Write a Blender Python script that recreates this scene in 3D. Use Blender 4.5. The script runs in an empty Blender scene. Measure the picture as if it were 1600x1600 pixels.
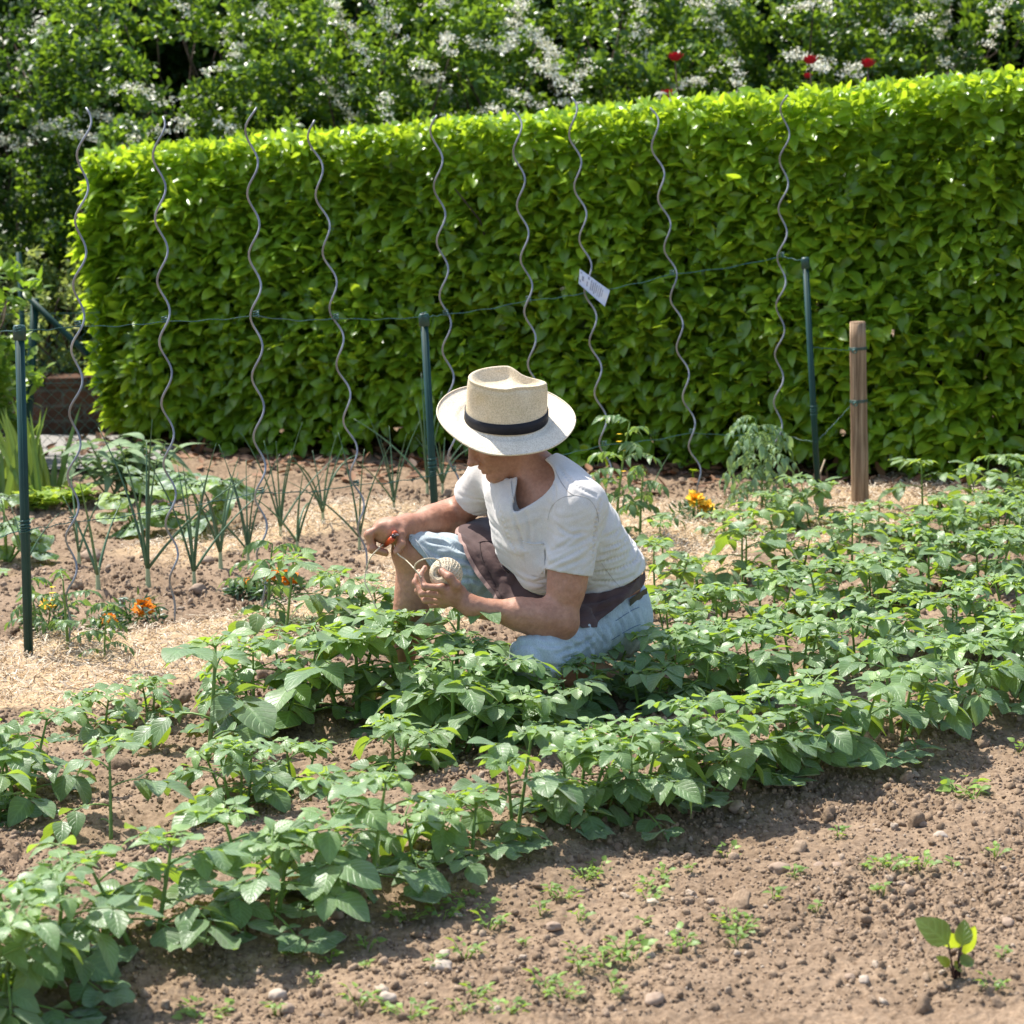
import bpy, math, random
import numpy as np
from mathutils import Vector, Matrix
from mathutils.bvhtree import BVHTree

scene = bpy.context.scene
col = scene.collection
R = math.radians
rng = np.random.default_rng(7)
random.seed(7)

# ------------------------------------------------------------------ camera
F = 85.0 / 36.0 * 1600.0
CAMH = 1.65
PITCH = math.atan((800 - 165) / F)
ROLL = R(-1.2)
cam_rot = Matrix.Rotation(math.pi / 2 - PITCH, 3, 'X') @ Matrix.Rotation(ROLL, 3, 'Z')
CAM = Vector((0, 0, CAMH))
cd = bpy.data.cameras.new('camera')
cam = bpy.data.objects.new('camera', cd)
col.objects.link(cam)
cam.matrix_world = Matrix.Translation(CAM) @ cam_rot.to_4x4()
cd.lens = 85
cd.sensor_width = 36
cd.clip_start = 0.1
cd.clip_end = 1000
cd.dof.use_dof = True
cd.dof.focus_distance = 6.55
cd.dof.aperture_fstop = 6.3
scene.camera = cam


def ray(px, py):
    return cam_rot @ Vector(((px - 800) / F, -(py - 800) / F, -1))


def gp(px, py, z=0.0):
    d = ray(px, py)
    t = (z - CAM.z) / d.z
    return CAM + d * t


def at(px, py, Y):
    d = ray(px, py)
    return CAM + d * (Y / d.y)


def pix(p):
    q = cam_rot.transposed() @ (Vector(p) - CAM)
    return (800 + F * q.x / -q.z, 800 - F * q.y / -q.z)


# ------------------------------------------------------------------ noise
def _hash(ix, iy, iz, seed):
    h = (ix.astype(np.int64) * 374761393 + iy.astype(np.int64) * 668265263 + iz.astype(np.int64) * 2147483647 + seed * 1274126177) & 0xFFFFFFFF
    h = ((h ^ (h >> 13)) * 1274126177) & 0xFFFFFFFF
    h = (h ^ (h >> 16)) & 0xFFFF
    return h.astype(np.float32) / 65535.0


def vnoise(p, seed=0):
    """value noise, p (...,3) -> about -1..1"""
    i = np.floor(p).astype(np.int64)
    f = (p - i).astype(np.float32)
    f = f * f * f * (f * (f * 6 - 15) + 10)
    r = 0
    for dx in (0, 1):
        wx = f[..., 0] if dx else 1 - f[..., 0]
        for dy in (0, 1):
            wy = f[..., 1] if dy else 1 - f[..., 1]
            for dz in (0, 1):
                wz = f[..., 2] if dz else 1 - f[..., 2]
                r = r + wx * wy * wz * _hash(i[..., 0] + dx, i[..., 1] + dy, i[..., 2] + dz, seed)
    return r * 2 - 1


def vnoise2(x, y, seed=0):
    ix = np.floor(x).astype(np.int64); iy = np.floor(y).astype(np.int64)
    fx = x - ix; fy = y - iy
    fx = fx * fx * (3 - 2 * fx); fy = fy * fy * (3 - 2 * fy)
    z = np.zeros_like(ix)
    a = _hash(ix, iy, z, seed); b = _hash(ix + 1, iy, z, seed)
    c = _hash(ix, iy + 1, z, seed); d = _hash(ix + 1, iy + 1, z, seed)
    return ((a * (1 - fx) + b * fx) * (1 - fy) + (c * (1 - fx) + d * fx) * fy) * 2 - 1


def fbm2(x, y, oct=4, seed=0, gain=0.5, lac=2.03):
    r = 0; a = 1.0
    for k in range(oct):
        r = r + a * vnoise2(x + k * 17.3, y - k * 9.1, seed + k)
        x = x * lac; y = y * lac; a *= gain
    return r


# ------------------------------------------------------------------ mesh accumulator
class Acc:
    def __init__(s):
        s.v = []; s.uv = []; s.t = []; s.q = []; s.tr = []; s.n = 0

    def add(s, v, q=None, tr=None, uv=None, t=0.5):
        v = np.asarray(v, np.float32).reshape(-1, 3)
        s.v.append(v)
        s.uv.append(np.zeros((len(v), 2), np.float32) if uv is None else np.asarray(uv, np.float32))
        s.t.append(np.full(len(v), t, np.float32) if np.isscalar(t) else np.asarray(t, np.float32))
        if q is not None and len(q):
            s.q.append(np.asarray(q, np.int32).reshape(-1, 4) + s.n)
        if tr is not None and len(tr):
            s.tr.append(np.asarray(tr, np.int32).reshape(-1, 3) + s.n)
        s.n += len(v)

    def inst(s, tpl, M, T, t):
        """tpl = (v, q, uv); M (N,3,3) with columns = axes * scale; T (N,3); t (N,)"""
        v, q, uv = tpl
        M = np.asarray(M, np.float32); T = np.asarray(T, np.float32)
        N = len(T)
        if N == 0:
            return
        nv = len(v)
        w = np.einsum('nij,vj->nvi', M, v) + T[:, None, :]
        qq = (q[None] + (np.arange(N) * nv)[:, None, None]).reshape(-1, 4)
        s.add(w.reshape(-1, 3), qq, None, np.tile(uv, (N, 1)), np.repeat(np.asarray(t, np.float32), nv))

    def tube(s, pts, rad, sides=6, t=0.5, cap=True):
        pts = [Vector(p) for p in pts]
        n = len(pts)
        if np.isscalar(rad):
            rad = [rad] * n
        up = None
        rings = []
        for i, p in enumerate(pts):
            d = (pts[min(i + 1, n - 1)] - pts[max(i - 1, 0)])
            d = d.normalized() if d.length > 1e-9 else Vector((0, 0, 1))
            if up is None:
                up = d.orthogonal().normalized()
            else:
                up = up - d * up.dot(d)
                up = up.normalized() if up.length > 1e-6 else d.orthogonal().normalized()
            b = d.cross(up)
            for k in range(sides):
                a = 2 * math.pi * k / sides
                rings.append(p + (up * math.cos(a) + b * math.sin(a)) * rad[i])
        q = []
        for i in range(n - 1):
            for k in range(sides):
                k2 = (k + 1) % sides
                q.append((i * sides + k, i * sides + k2, (i + 1) * sides + k2, (i + 1) * sides + k))
        tr = []
        nv = len(rings)
        if cap:
            rings.append(pts[0]); rings.append(pts[-1])
            for k in range(sides):
                k2 = (k + 1) % sides
                tr.append((nv, k2, k))
                tr.append((nv + 1, (n - 1) * sides + k, (n - 1) * sides + k2))
        uv = [(k / sides, i / max(1, n - 1)) for i in range(n) for k in range(sides)]
        if cap:
            uv += [(0, 0), (0, 1)]
        s.add([tuple(r) for r in rings], q, tr, uv, t)

    def box(s, c, ax, t=0.5):
        """c centre; ax three half-axis vectors"""
        c = Vector(c); a, b, d = [Vector(x) for x in ax]
        v = [c + a * i + b * j + d * k for k in (-1, 1) for j in (-1, 1) for i in (-1, 1)]
        q = [(0, 2, 3, 1), (4, 5, 7, 6), (0, 1, 5, 4), (2, 6, 7, 3), (1, 3, 7, 5), (0, 4, 6, 2)]
        s.add([tuple(x) for x in v], q, None, None, t)

    def mesh(s, name, origin=(0, 0, 0), smooth=True):
        me = bpy.data.meshes.new(name)
        v = np.concatenate(s.v) - np.asarray(origin, np.float32)
        q = np.concatenate(s.q) if s.q else np.zeros((0, 4), np.int32)
        tr = np.concatenate(s.tr) if s.tr else np.zeros((0, 3), np.int32)
        loops = np.concatenate([q.ravel(), tr.ravel()]).astype(np.int32)
        tot = np.concatenate([np.full(len(q), 4, np.int32), np.full(len(tr), 3, np.int32)])
        start = np.concatenate([[0], np.cumsum(tot)[:-1]]).astype(np.int32)
        me.vertices.add(len(v)); me.vertices.foreach_set('co', v.astype(np.float32).ravel())
        me.loops.add(len(loops)); me.loops.foreach_set('vertex_index', loops)
        me.polygons.add(len(tot))
        me.polygons.foreach_set('loop_start', start)
        me.polygons.foreach_set('loop_total', tot)
        me.polygons.foreach_set('use_smooth', np.full(len(tot), smooth, bool))
        me.update(calc_edges=True)
        uvl = me.uv_layers.new(name='UVMap')
        uv = np.concatenate(s.uv)[loops]
        uvl.data.foreach_set('uv', uv.astype(np.float32).ravel())
        at_ = me.attributes.new('tint', 'FLOAT', 'POINT')
        at_.data.foreach_set('value', np.concatenate(s.t).astype(np.float32))
        return me

    def build(s, name, mat, parent=None, origin=(0, 0, 0), smooth=True):
        me = s.mesh(name, origin, smooth)
        me.materials.append(mat)
        o = bpy.data.objects.new(name, me)
        col.objects.link(o)
        if parent is not None:
            o.parent = parent
        else:
            o.location = origin
        return o


def tag(o, label=None, cat=None, group=None, kind=None):
    if label: o['label'] = label
    if cat: o['category'] = cat
    if group: o['group'] = group
    if kind: o['kind'] = kind
    return o


def thing(name, label, cat, loc=(0, 0, 0), rz=0.0, group=None, scale=1.0):
    o = bpy.data.objects.new(name, None)
    o.empty_display_size = 0.05
    col.objects.link(o)
    o.location = loc
    o.rotation_euler = (0, 0, rz)
    o.scale = (scale,) * 3
    return tag(o, label, cat, group)


def dup(root, loc, rz=0.0, scale=1.0, label=None, group=None, tilt=(0, 0)):
    r = root.copy(); col.objects.link(r)
    r.location = loc; r.rotation_euler = (tilt[0], tilt[1], rz); r.scale = (scale,) * 3
    if label: r['label'] = label
    if group: r['group'] = group
    for ch in list(root.children):
        c = ch.copy(); col.objects.link(c); c.parent = r
        for g in list(ch.children):
            d = g.copy(); col.objects.link(d); d.parent = c
    return r


# ------------------------------------------------------------------ materials
def newmat(name):
    m = bpy.data.materials.new(name)
    m.use_nodes = True
    nt = m.node_tree
    nt.nodes.clear()
    out = nt.nodes.new('ShaderNodeOutputMaterial')
    return m, nt, out


def N(nt, typ, **kw):
    n = nt.nodes.new(typ)
    for k, v in kw.items():
        if k in n.inputs.keys():
            n.inputs[k].default_value = v
        else:
            setattr(n, k, v)
    return n


def L(nt, a, b):
    nt.links.new(a, b)


def ramp(nt, fac, stops):
    r = N(nt, 'ShaderNodeValToRGB')
    e = r.color_ramp.elements
    while len(e) < len(stops):
        e.new(0.5)
    for k, (p, c) in enumerate(stops):
        e[k].position = p
        e[k].color = (*c, 1) if len(c) == 3 else c
    L(nt, fac, r.inputs['Fac'])
    return r.outputs['Color']


def noise_tex(nt, scale, detail=4, rough=0.55, coord='Object', vec=None, dist=0.0):
    n = N(nt, 'ShaderNodeTexNoise')
    n.inputs['Scale'].default_value = scale
    n.inputs['Detail'].default_value = detail
    n.inputs['Roughness'].default_value = rough
    n.inputs['Distortion'].default_value = dist
    if vec is None:
        tc = N(nt, 'ShaderNodeTexCoord')
        vec = tc.outputs[coord]
    L(nt, vec, n.inputs['Vector'])
    return n.outputs['Fac']


def mixc(nt, fac, a, b, blend='MIX'):
    m = N(nt, 'ShaderNodeMix')
    m.data_type = 'RGBA'
    m.blend_type = blend
    for sock, val in ((m.inputs['Factor'], fac), (m.inputs['A'], a), (m.inputs['B'], b)):
        pass
    ins = [i for i in m.inputs if i.enabled]
    f = m.inputs[0]; A = m.inputs[6]; B = m.inputs[7]
    for sock, val in ((f, fac), (A, a), (B, b)):
        if hasattr(val, 'is_output'):
            L(nt, val, sock)
        elif isinstance(val, (int, float)):
            sock.default_value = val
        else:
            sock.default_value = (*val, 1) if len(val) == 3 else val
    return m.outputs[2]


def bump(nt, h, strength=0.3, dist=0.01, normal=None):
    b = N(nt, 'ShaderNodeBump')
    b.inputs['Strength'].default_value = strength
    b.inputs['Distance'].default_value = dist
    L(nt, h, b.inputs['Height'])
    if normal is not None:
        L(nt, normal, b.inputs['Normal'])
    return b.outputs['Normal']


def principled(nt, out, color, rough=0.6, spec=0.4, normal=None, metallic=0.0):
    p = N(nt, 'ShaderNodeBsdfPrincipled')
    if hasattr(color, 'is_output'):
        L(nt, color, p.inputs['Base Color'])
    else:
        p.inputs['Base Color'].default_value = (*color, 1)
    if hasattr(rough, 'is_output'):
        L(nt, rough, p.inputs['Roughness'])
    else:
        p.inputs['Roughness'].default_value = rough
    p.inputs['Specular IOR Level'].default_value = spec
    p.inputs['Metallic'].default_value = metallic
    if normal is not None:
        L(nt, normal, p.inputs['Normal'])
    L(nt, p.outputs[0], out.inputs['Surface'])
    return p


def attr(nt, name):
    a = N(nt, 'ShaderNodeAttribute')
    a.attribute_name = name
    return a.outputs['Fac']


def mat_simple(name, color, rough=0.6, spec=0.4, var=0.25, scale=30, bstr=0.2, bdist=0.003, bscale=120, metallic=0.0):
    m, nt, out = newmat(name)
    n = noise_tex(nt, scale, 5)
    d = tuple(c * (1 - var) for c in color); b = tuple(min(1, c * (1 + var)) for c in color)
    c = ramp(nt, n, [(0.3, d), (0.7, b)])
    nb = noise_tex(nt, bscale, 3)
    principled(nt, out, c, rough, spec, bump(nt, nb, bstr, bdist), metallic)
    return m


def mat_leaf(name, lo, hi, trans, tfac=0.35, rough=0.42, spec=0.5, veins=0.5, vfreq=7.0, blotch=None, young=None):
    """lo..hi = upper side colour by the per-leaf tint; trans = light let through"""
    m, nt, out = newmat(name)
    t = attr(nt, 'tint')
    stops = [(0.0, lo), (0.75, hi)]
    if young:
        stops.append((1.0, young))
    c = ramp(nt, t, stops)
    uv = N(nt, 'ShaderNodeUVMap')
    sep = N(nt, 'ShaderNodeSeparateXYZ')
    L(nt, uv.outputs[0], sep.inputs[0])
    # veins: distance from midrib and side veins rising towards the tip
    ab = N(nt, 'ShaderNodeMath', operation='ABSOLUTE'); L(nt, sep.outputs[0], ab.inputs[0])
    mul = N(nt, 'ShaderNodeMath', operation='MULTIPLY_ADD')
    L(nt, ab.outputs[0], mul.inputs[0]); mul.inputs[1].default_value = -0.32; L(nt, sep.outputs[1], mul.inputs[2])
    fr = N(nt, 'ShaderNodeMath', operation='MULTIPLY'); L(nt, mul.outputs[0], fr.inputs[0]); fr.inputs[1].default_value = vfreq * 2 * math.pi
    cs = N(nt, 'ShaderNodeMath', operation='COSINE'); L(nt, fr.outputs[0], cs.inputs[0])
    pw = N(nt, 'ShaderNodeMapRange'); L(nt, cs.outputs[0], pw.inputs[0]); pw.inputs[1].default_value = 0.55; pw.inputs[2].default_value = 1.0
    mid = N(nt, 'ShaderNodeMapRange'); L(nt, ab.outputs[0], mid.inputs[0]); mid.inputs[1].default_value = 0.02; mid.inputs[2].default_value = 0.13
    mid.inputs[3].default_value = 1.0; mid.inputs[4].default_value = 0.0
    mx = N(nt, 'ShaderNodeMath', operation='MAXIMUM'); L(nt, pw.outputs[0], mx.inputs[0]); L(nt, mid.outputs[0], mx.inputs[1])
    vc = N(nt, 'ShaderNodeMath', operation='MULTIPLY'); L(nt, mx.outputs[0], vc.inputs[0]); vc.inputs[1].default_value = 0.35 * veins
    lighter = tuple(min(1, x * 1.7 + 0.03) for x in hi)
    c = mixc(nt, vc.outputs[0], c, lighter)
    n1 = noise_tex(nt, 25, 4)
    v = N(nt, 'ShaderNodeMapRange'); L(nt, n1, v.inputs[0]); v.inputs[1].default_value = 0.3; v.inputs[2].default_value = 0.7
    v.inputs[3].default_value = 0.75; v.inputs[4].default_value = 1.2
    hsv = N(nt, 'ShaderNodeHueSaturation'); L(nt, c, hsv.inputs['Color']); L(nt, v.outputs[0], hsv.inputs['Value'])
    c = hsv.outputs['Color']
    if blotch:
        bn = noise_tex(nt, 38, 5, 0.7)
        bf = N(nt, 'ShaderNodeMapRange'); L(nt, bn, bf.inputs[0]); bf.inputs[1].default_value = 0.47; bf.inputs[2].default_value = 0.56
        bf.inputs[4].default_value = 0.75
        c = mixc(nt, bf.outputs[0], c, blotch)
    inv = N(nt, 'ShaderNodeMath', operation='SUBTRACT'); inv.inputs[0].default_value = 1.0; L(nt, mx.outputs[0], inv.inputs[1])
    nb = noise_tex(nt, 160, 3)
    hh = N(nt, 'ShaderNodeMath', operation='MULTIPLY_ADD'); L(nt, nb, hh.inputs[0]); hh.inputs[1].default_value = 0.5; L(nt, inv.outputs[0], hh.inputs[2])
    nrm = bump(nt, hh.outputs[0], 0.5 * veins, 0.002)
    p = N(nt, 'ShaderNodeBsdfPrincipled')
    L(nt, c, p.inputs['Base Color']); p.inputs['Roughness'].default_value = rough
    p.inputs['Specular IOR Level'].default_value = spec
    L(nt, nrm, p.inputs['Normal'])
    tr = N(nt, 'ShaderNodeBsdfTranslucent')
    tt = ramp(nt, t, [(0.0, tuple(x * 0.75 for x in trans)), (1.0, tuple(min(1, x * 1.25) for x in trans))])
    L(nt, tt, tr.inputs['Color'])
    ms = N(nt, 'ShaderNodeMixShader'); ms.inputs[0].default_value = tfac
    L(nt, p.outputs[0], ms.inputs[1]); L(nt, tr.outputs[0], ms.inputs[2])
    L(nt, ms.outputs[0], out.inputs['Surface'])
    return m


# ------------------------------------------------------------------ leaf templates
def leaf_tpl(nu=7, nv=5, width=0.32, pw=0.8, fold=0.25, droop=0.25, quilt=0.0, tip=1.0, cup=0.0):
    """a leaf of length 1 along +y, upper side +z"""
    v = []; uv = []
    for i in range(nu):
        t = i / (nu - 1)
        w = width * (math.sin(math.pi * min(1, t ** pw)) ** 0.75) * (1 - 0.25 * t * tip)
        if i == 0: w = width * 0.05
        if i == nu - 1: w = 0.0
        for j in range(nv):
            s = -1 + 2 * j / (nv - 1)
            z = fold * abs(s) * w - droop * t * t - cup * (s * w) ** 2 / max(width, 1e-3)
            if quilt:
                z += quilt * math.cos((t - 0.32 * abs(s)) * 7 * 2 * math.pi) * (1 - s * s) * math.sin(math.pi * t)
                z += quilt * 1.5 * math.sin(9 * t + 4 * s) * s * s
            v.append((s * w, t, z)); uv.append((s, t))
    q = []
    for i in range(nu - 1):
        for j in range(nv - 1):
            a = i * nv + j
            q.append((a, a + 1, a + nv + 1, a + nv))
    return np.array(v, np.float32), np.array(q, np.int32), np.array(uv, np.float32)


def frames(D, U):
    """columns [side, D, up] from direction arrays (N,3)"""
    D = D / np.linalg.norm(D, axis=1, keepdims=True)
    S = np.cross(D, U); n = np.linalg.norm(S, axis=1, keepdims=True)
    S = S / np.maximum(n, 1e-6)
    U2 = np.cross(S, D)
    return np.stack([S, D, U2], axis=2)


def unit(a):
    return a / np.maximum(np.linalg.norm(a, axis=-1, keepdims=True), 1e-9)
# ------------------------------------------------------------------ ground shape
_ra = np.array(gp(40, 1535)[:2]); _rb = np.array(gp(1560, 1095)[:2])
ROWD = (_rb - _ra) / np.linalg.norm(_rb - _ra)
ROWN = np.array([ROWD[1], -ROWD[0]])          # towards the camera
ROWV = [0.0, -0.42, -0.80, -1.2]
_sa = np.array(gp(107, 1015)[:2]); _sb = np.array(gp(1212, 790)[:2])
STD = (_sb - _sa) / np.linalg.norm(_sb - _sa)
STN = np.array([STD[1], -STD[0]])             # from the stake line towards the camera


def gh(x, y):
    x = np.asarray(x, np.float64); y = np.asarray(y, np.float64)
    v = (x - _ra[0]) * ROWN[0] + (y - _ra[1]) * ROWN[1]
    h = 0.012 * fbm2(x * 1.3, y * 1.3, 3, 3)
    for r in ROWV:
        h = h + 0.035 * np.exp(-((v - r) / 0.13) ** 2)
    h = h - 0.02 * np.exp(-((v - 0.32) / 0.16) ** 2)
    return h


def ghs(x, y):
    return float(gh(np.array([x]), np.array([y]))[0])


def gpt(px, py):
    p = gp(px, py)
    p = gp(px, py, ghs(p.x, p.y))
    return Vector((p.x, p.y, ghs(p.x, p.y)))


def mulch_amount(x, y):
    """1 where the straw mulch lies, 0 on bare soil"""
    x = np.asarray(x, np.float64); y = np.asarray(y, np.float64)
    v = (x - _sa[0]) * STN[0] + (y - _sa[1]) * STN[1]
    u = (x - _sa[0]) * STD[0] + (y - _sa[1]) * STD[1]
    n = 0.16 * fbm2(x * 2.6, y * 2.6, 4, 11)
    a = np.clip((0.43 - np.abs(v - 0.27) + n) / 0.05, 0, 1)
    b = np.clip((0.30 - np.abs(v + 1.12) + n) / 0.05, 0, 1) * np.clip((u - 1.0) / 0.2, 0, 1) * np.clip((2.6 - u) / 0.2, 0, 1)
    c = np.clip((0.33 - np.abs(v + 0.25) + n) / 0.05, 0, 1) * np.clip((u - 1.55) / 0.2, 0, 1) * np.clip((3.4 - u) / 0.3, 0, 1)
    return np.maximum(np.maximum(a, b), c)


def detail(x, y):
    """clods and crumbs of the tilled soil"""
    wx = x + 0.02 * vnoise2(x * 30, y * 30, 71); wy = y + 0.02 * vnoise2(x * 30 + 9, y * 30, 72)
    a = 1 - np.abs(fbm2(wx * 16, wy * 16, 3, 21))
    b = 1 - np.abs(fbm2(wx * 42, wy * 42, 3, 31))
    patch = np.clip(0.55 + 0.7 * fbm2(x * 2.3, y * 2.3, 2, 41), 0.35, 1.3)
    c = 1 - np.abs(fbm2(wx * 95, wy * 95, 2, 37))
    return patch * (0.016 * (a - 0.6) + 0.015 * (b - 0.6) + 0.010 * (c - .6)) + 0.010 * fbm2(x * 7, y * 7, 2, 51)


def build_ground():
    u = np.concatenate([[-60, -15, -6, -3], np.linspace(-1.75, -1.12, 80)[:-1], np.linspace(-1.12, 1.12, 760), np.linspace(1.12, 1.75, 80)[1:], [3, 6, 15, 60]])
    ys = [-30, -8, -2, 1, 2.6]
    y = 3.7
    while y < 13.5:
        ys.append(y); y *= 1.00135
    ys += [13.8, 14.5, 16, 20, 30, 60, 150, 400]
    ys = np.array(ys)
    sc = 0.2118 * np.clip(ys, 3.7, 13.5)
    X = u[None, :] * sc[:, None]
    Y = np.repeat(ys[:, None], len(u), 1)
    m = mulch_amount(X, Y)
    Z = gh(X, Y) + detail(X, Y) * (1 - 0.6 * m) + m * (0.012 + 0.006 * fbm2(X * 25, Y * 25, 2, 61))
    far = np.clip((np.abs(X) - 6) / 6, 0, 1) + np.clip((Y - 13) / 2, 0, 1) + np.clip((3 - Y) / 2, 0, 1)
    Z = Z * (1 - np.clip(far, 0, 1))
    nr, nc = X.shape
    idx = np.arange(nr * nc).reshape(nr, nc)
    q = np.stack([idx[:-1, :-1], idx[:-1, 1:], idx[1:, 1:], idx[1:, :-1]], -1).reshape(-1, 4)
    A = Acc()
    A.add(np.stack([X, Y, Z], -1).reshape(-1, 3), q, None, None, m.ravel())
    m_, nt, out = newmat('soil')
    n1 = noise_tex(nt, 3.0, 6, 0.6)
    n2 = noise_tex(nt, 60, 6, 0.7)
    c = ramp(nt, n1, [(0.3, (0.200, 0.142, 0.093)), (0.7, (0.300, 0.220, 0.149))])
    c2 = ramp(nt, n2, [(0.30, (0.50, 0.45, 0.41)), (0.52, (0.92, 0.90, 0.88)), (0.75, (1.35, 1.32, 1.28))])
    c = mixc(nt, 1.0, c, c2, 'MULTIPLY')
    ms = noise_tex(nt, 90, 4, 0.7)
    mc = ramp(nt, ms, [(0.3, (0.30, 0.20, 0.11)), (0.7, (0.55, 0.41, 0.25))])
    # straw colour mixed in where the mulch lies
    c = mixc(nt, attr(nt, 'tint'), c, mc)
    bn = noise_tex(nt, 220, 5, 0.7)
    principled(nt, out, c, 0.95, 0.15, bump(nt, bn, 0.7, 0.004))
    o = A.build('ground', m_)
    tag(o, kind='structure')
    return o


ground = build_ground()


def in_view(x, y, z=0.0, pad=60):
    q = np.stack([x, y, np.full_like(x, z) - CAMH], -1) @ np.array(cam_rot)
    px = 800 + F * q[..., 0] / -q[..., 2]; py = 800 - F * q[..., 1] / -q[..., 2]
    return (px > -pad) & (px < 1600 + pad) & (py < 1600 + pad)


# ------------------------------------------------------------------ clods, pebbles
def ico(sub, seed, rough=0.3):
    import bmesh
    bm = bmesh.new()
    bmesh.ops.create_icosphere(bm, subdivisions=sub, radius=1.0)
    v = np.array([x.co[:] for x in bm.verts], np.float32)
    f = np.array([[x.index for x in p.verts] for p in bm.faces], np.int32)
    bm.free()
    v = v * (1 + rough * vnoise(v * 1.3 + seed * 7.7, seed) + 0.6 * rough * vnoise(v * 3.1 + seed * 3.3, seed + 5))[:, None]
    return v, f


def rot_z_rand(n, tilt=0.5):
    D = rng.normal(size=(n, 3)); U = rng.normal(size=(n, 3))
    return frames(D, U)


def rand_ground(n, ymin, ymax, ux=1.2):
    """points spread evenly over the visible ground"""
    y = np.sqrt(rng.uniform(ymin ** 2, ymax ** 2, n))
    x = rng.uniform(-ux, ux, n) * 0.2118 * y
    return x, y


def build_clods():
    A = Acc()
    tri_sets = []
    for sub, n, smin, smax, pw, y0_, y1_ in ((3, 260, 0.012, 0.026, 3.0, 4.2, 7.2), (3, 300, .012, .03, 3.0, 7.2, 10.5), (2, 20000, 0.004, 0.0115, 3.0, 4.2, 7.2), (2, 9000, .006, .013, 2.0, 7.2, 10.5), (1, 70000, 0.0018, 0.0046, 1.3, 4.2, 7.2), (1, 12000, .003, .006, 1.4, 7.2, 10.5)):
        x, y = rand_ground(n, y0_, y1_)
        dens = np.clip(0.70 + 0.7 * fbm2(x * 2.3, y * 2.3, 2, 41), 0.3, 1)
        keep = (rng.random(n) < dens) & (rng.random(n) > mulch_amount(x, y) * 0.95)
        x = x[keep]; y = y[keep]; n = len(x)
        s = smin + (smax - smin) * rng.random(n) ** pw
        z = gh(x, y) + detail(x, y) + s * 0.22
        variants = [ico(sub, k, 0.42) for k in range(6)]
        pick = rng.integers(0, 6, n)
        for k in range(6):
            i = np.nonzero(pick == k)[0]
            if not len(i): continue
            v, f = variants[k]
            M = rot_z_rand(len(i)) * (s[i][:, None, None] * np.stack([rng.uniform(.8, 1.3, len(i)), rng.uniform(.7, 1.1, len(i)), rng.uniform(.6, .9, len(i))], 1)[:, None, :])
            w = np.einsum('nij,vj->nvi', M, v) + np.stack([x[i], y[i], z[i]], 1)[:, None]
            ff = (f[None] + (np.arange(len(i)) * len(v))[:, None, None]).reshape(-1, 3)
            A.add(w.reshape(-1, 3), None, ff, None, np.repeat(rng.random(len(i)), len(v)))
    m_, nt, out = newmat('clod')
    t = attr(nt, 'tint')
    c = ramp(nt, t, [(0.0, (0.195, 0.139, 0.092)), (0.6, (0.275, 0.200, 0.135)), (0.95, (0.33, 0.245, 0.172)), (1.0, (0.44, 0.36, 0.275))])
    n2 = noise_tex(nt, 120, 5, 0.7)
    c = mixc(nt, 1.0, c, ramp(nt, n2, [(0.3, (0.55, 0.52, 0.5)), (0.7, (1.25, 1.25, 1.25))]), 'MULTIPLY')
    principled(nt, out, c, 0.95, 0.12, bump(nt, noise_tex(nt, 300, 4), 0.6, 0.003))
    tag(A.build('soil_clods', m_), 'loose brown crumbs and clods lying on the tilled garden soil', 'soil', kind='stuff')


def build_mulch():
    A = Acc()
    n = 130000
    x, y = rand_ground(n, 6.0, 11.3)
    keep = rng.random(n) < mulch_amount(x, y) * 1.1 - 0.08 + 0.035 * (np.abs((x - _sa[0]) * STN[0] + (y - _sa[1]) * STN[1]) < 0.9)
    x = x[keep]; y = y[keep]; n = len(x)
    z = gh(x, y) + 0.014 * mulch_amount(x, y) + rng.random(n) * 0.020 + 0.004
    # a thin curved chip: 3 x 2 verts
    v = []; uv = []
    for i in range(4):
        t = i / 3 - 0.5
        for s in (-1, 1):
            v.append((s * 0.5, t, 0.9 * (0.25 - t * t)))
            uv.append((s, t))
    q = [(0, 1, 3, 2), (2, 3, 5, 4), (4, 5, 7, 6)]
    tpl = (np.array(v, np.float32), np.array(q, np.int32), np.array(uv, np.float32))
    a = rng.uniform(0, 2 * math.pi, n)
    D = np.stack([np.cos(a), np.sin(a), rng.normal(0, 0.45, n)], 1)
    U = unit(np.stack([rng.normal(0, .5, n), rng.normal(0, .5, n), np.ones(n)], 1))
    ln = rng.uniform(0.010, 0.045, n); wd = rng.uniform(0.0012, 0.0036, n)
    M = frames(D, U) * np.stack([wd, ln, ln * rng.uniform(-.2, .6, n)], 1)[:, None, :]
    A.inst(tpl, M, np.stack([x, y, z], 1), rng.random(n))
    m_, nt, out = newmat('straw_chip')
    c = ramp(nt, attr(nt, 'tint'), [(0.0, (0.24, 0.165, 0.10)), (0.3, (0.40, 0.305, 0.20)), (0.75, (0.56, 0.46, 0.33)), (1.0, (0.70, 0.61, 0.47))])
    principled(nt, out, c, 0.7, 0.25)
    tag(A.build('straw_mulch', m_), 'pale straw and wood chip mulch spread along the row of spiral stakes', 'mulch', kind='stuff')


build_clods()
build_mulch()
# ------------------------------------------------------------------ spiral stakes, posts, wires
M_steel = mat_simple('galvanised_steel', (0.225, 0.235, 0.25), 0.45, 0.5, 0.4, 9, 0.15, 0.001, 200, metallic=0.35)
M_green = mat_simple('green_coated_metal', (0.006, 0.040, 0.034), 0.5, 0.3, 0.2, 12, 0.1, 0.001, 200)
M_wire = mat_simple('green_wire', (0.014, 0.075, 0.062), 0.4, 0.5, 0.2, 40)
M_cap = mat_simple('green_plastic', (0.008, 0.045, 0.036), 0.45, 0.5, 0.15, 40)

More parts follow.
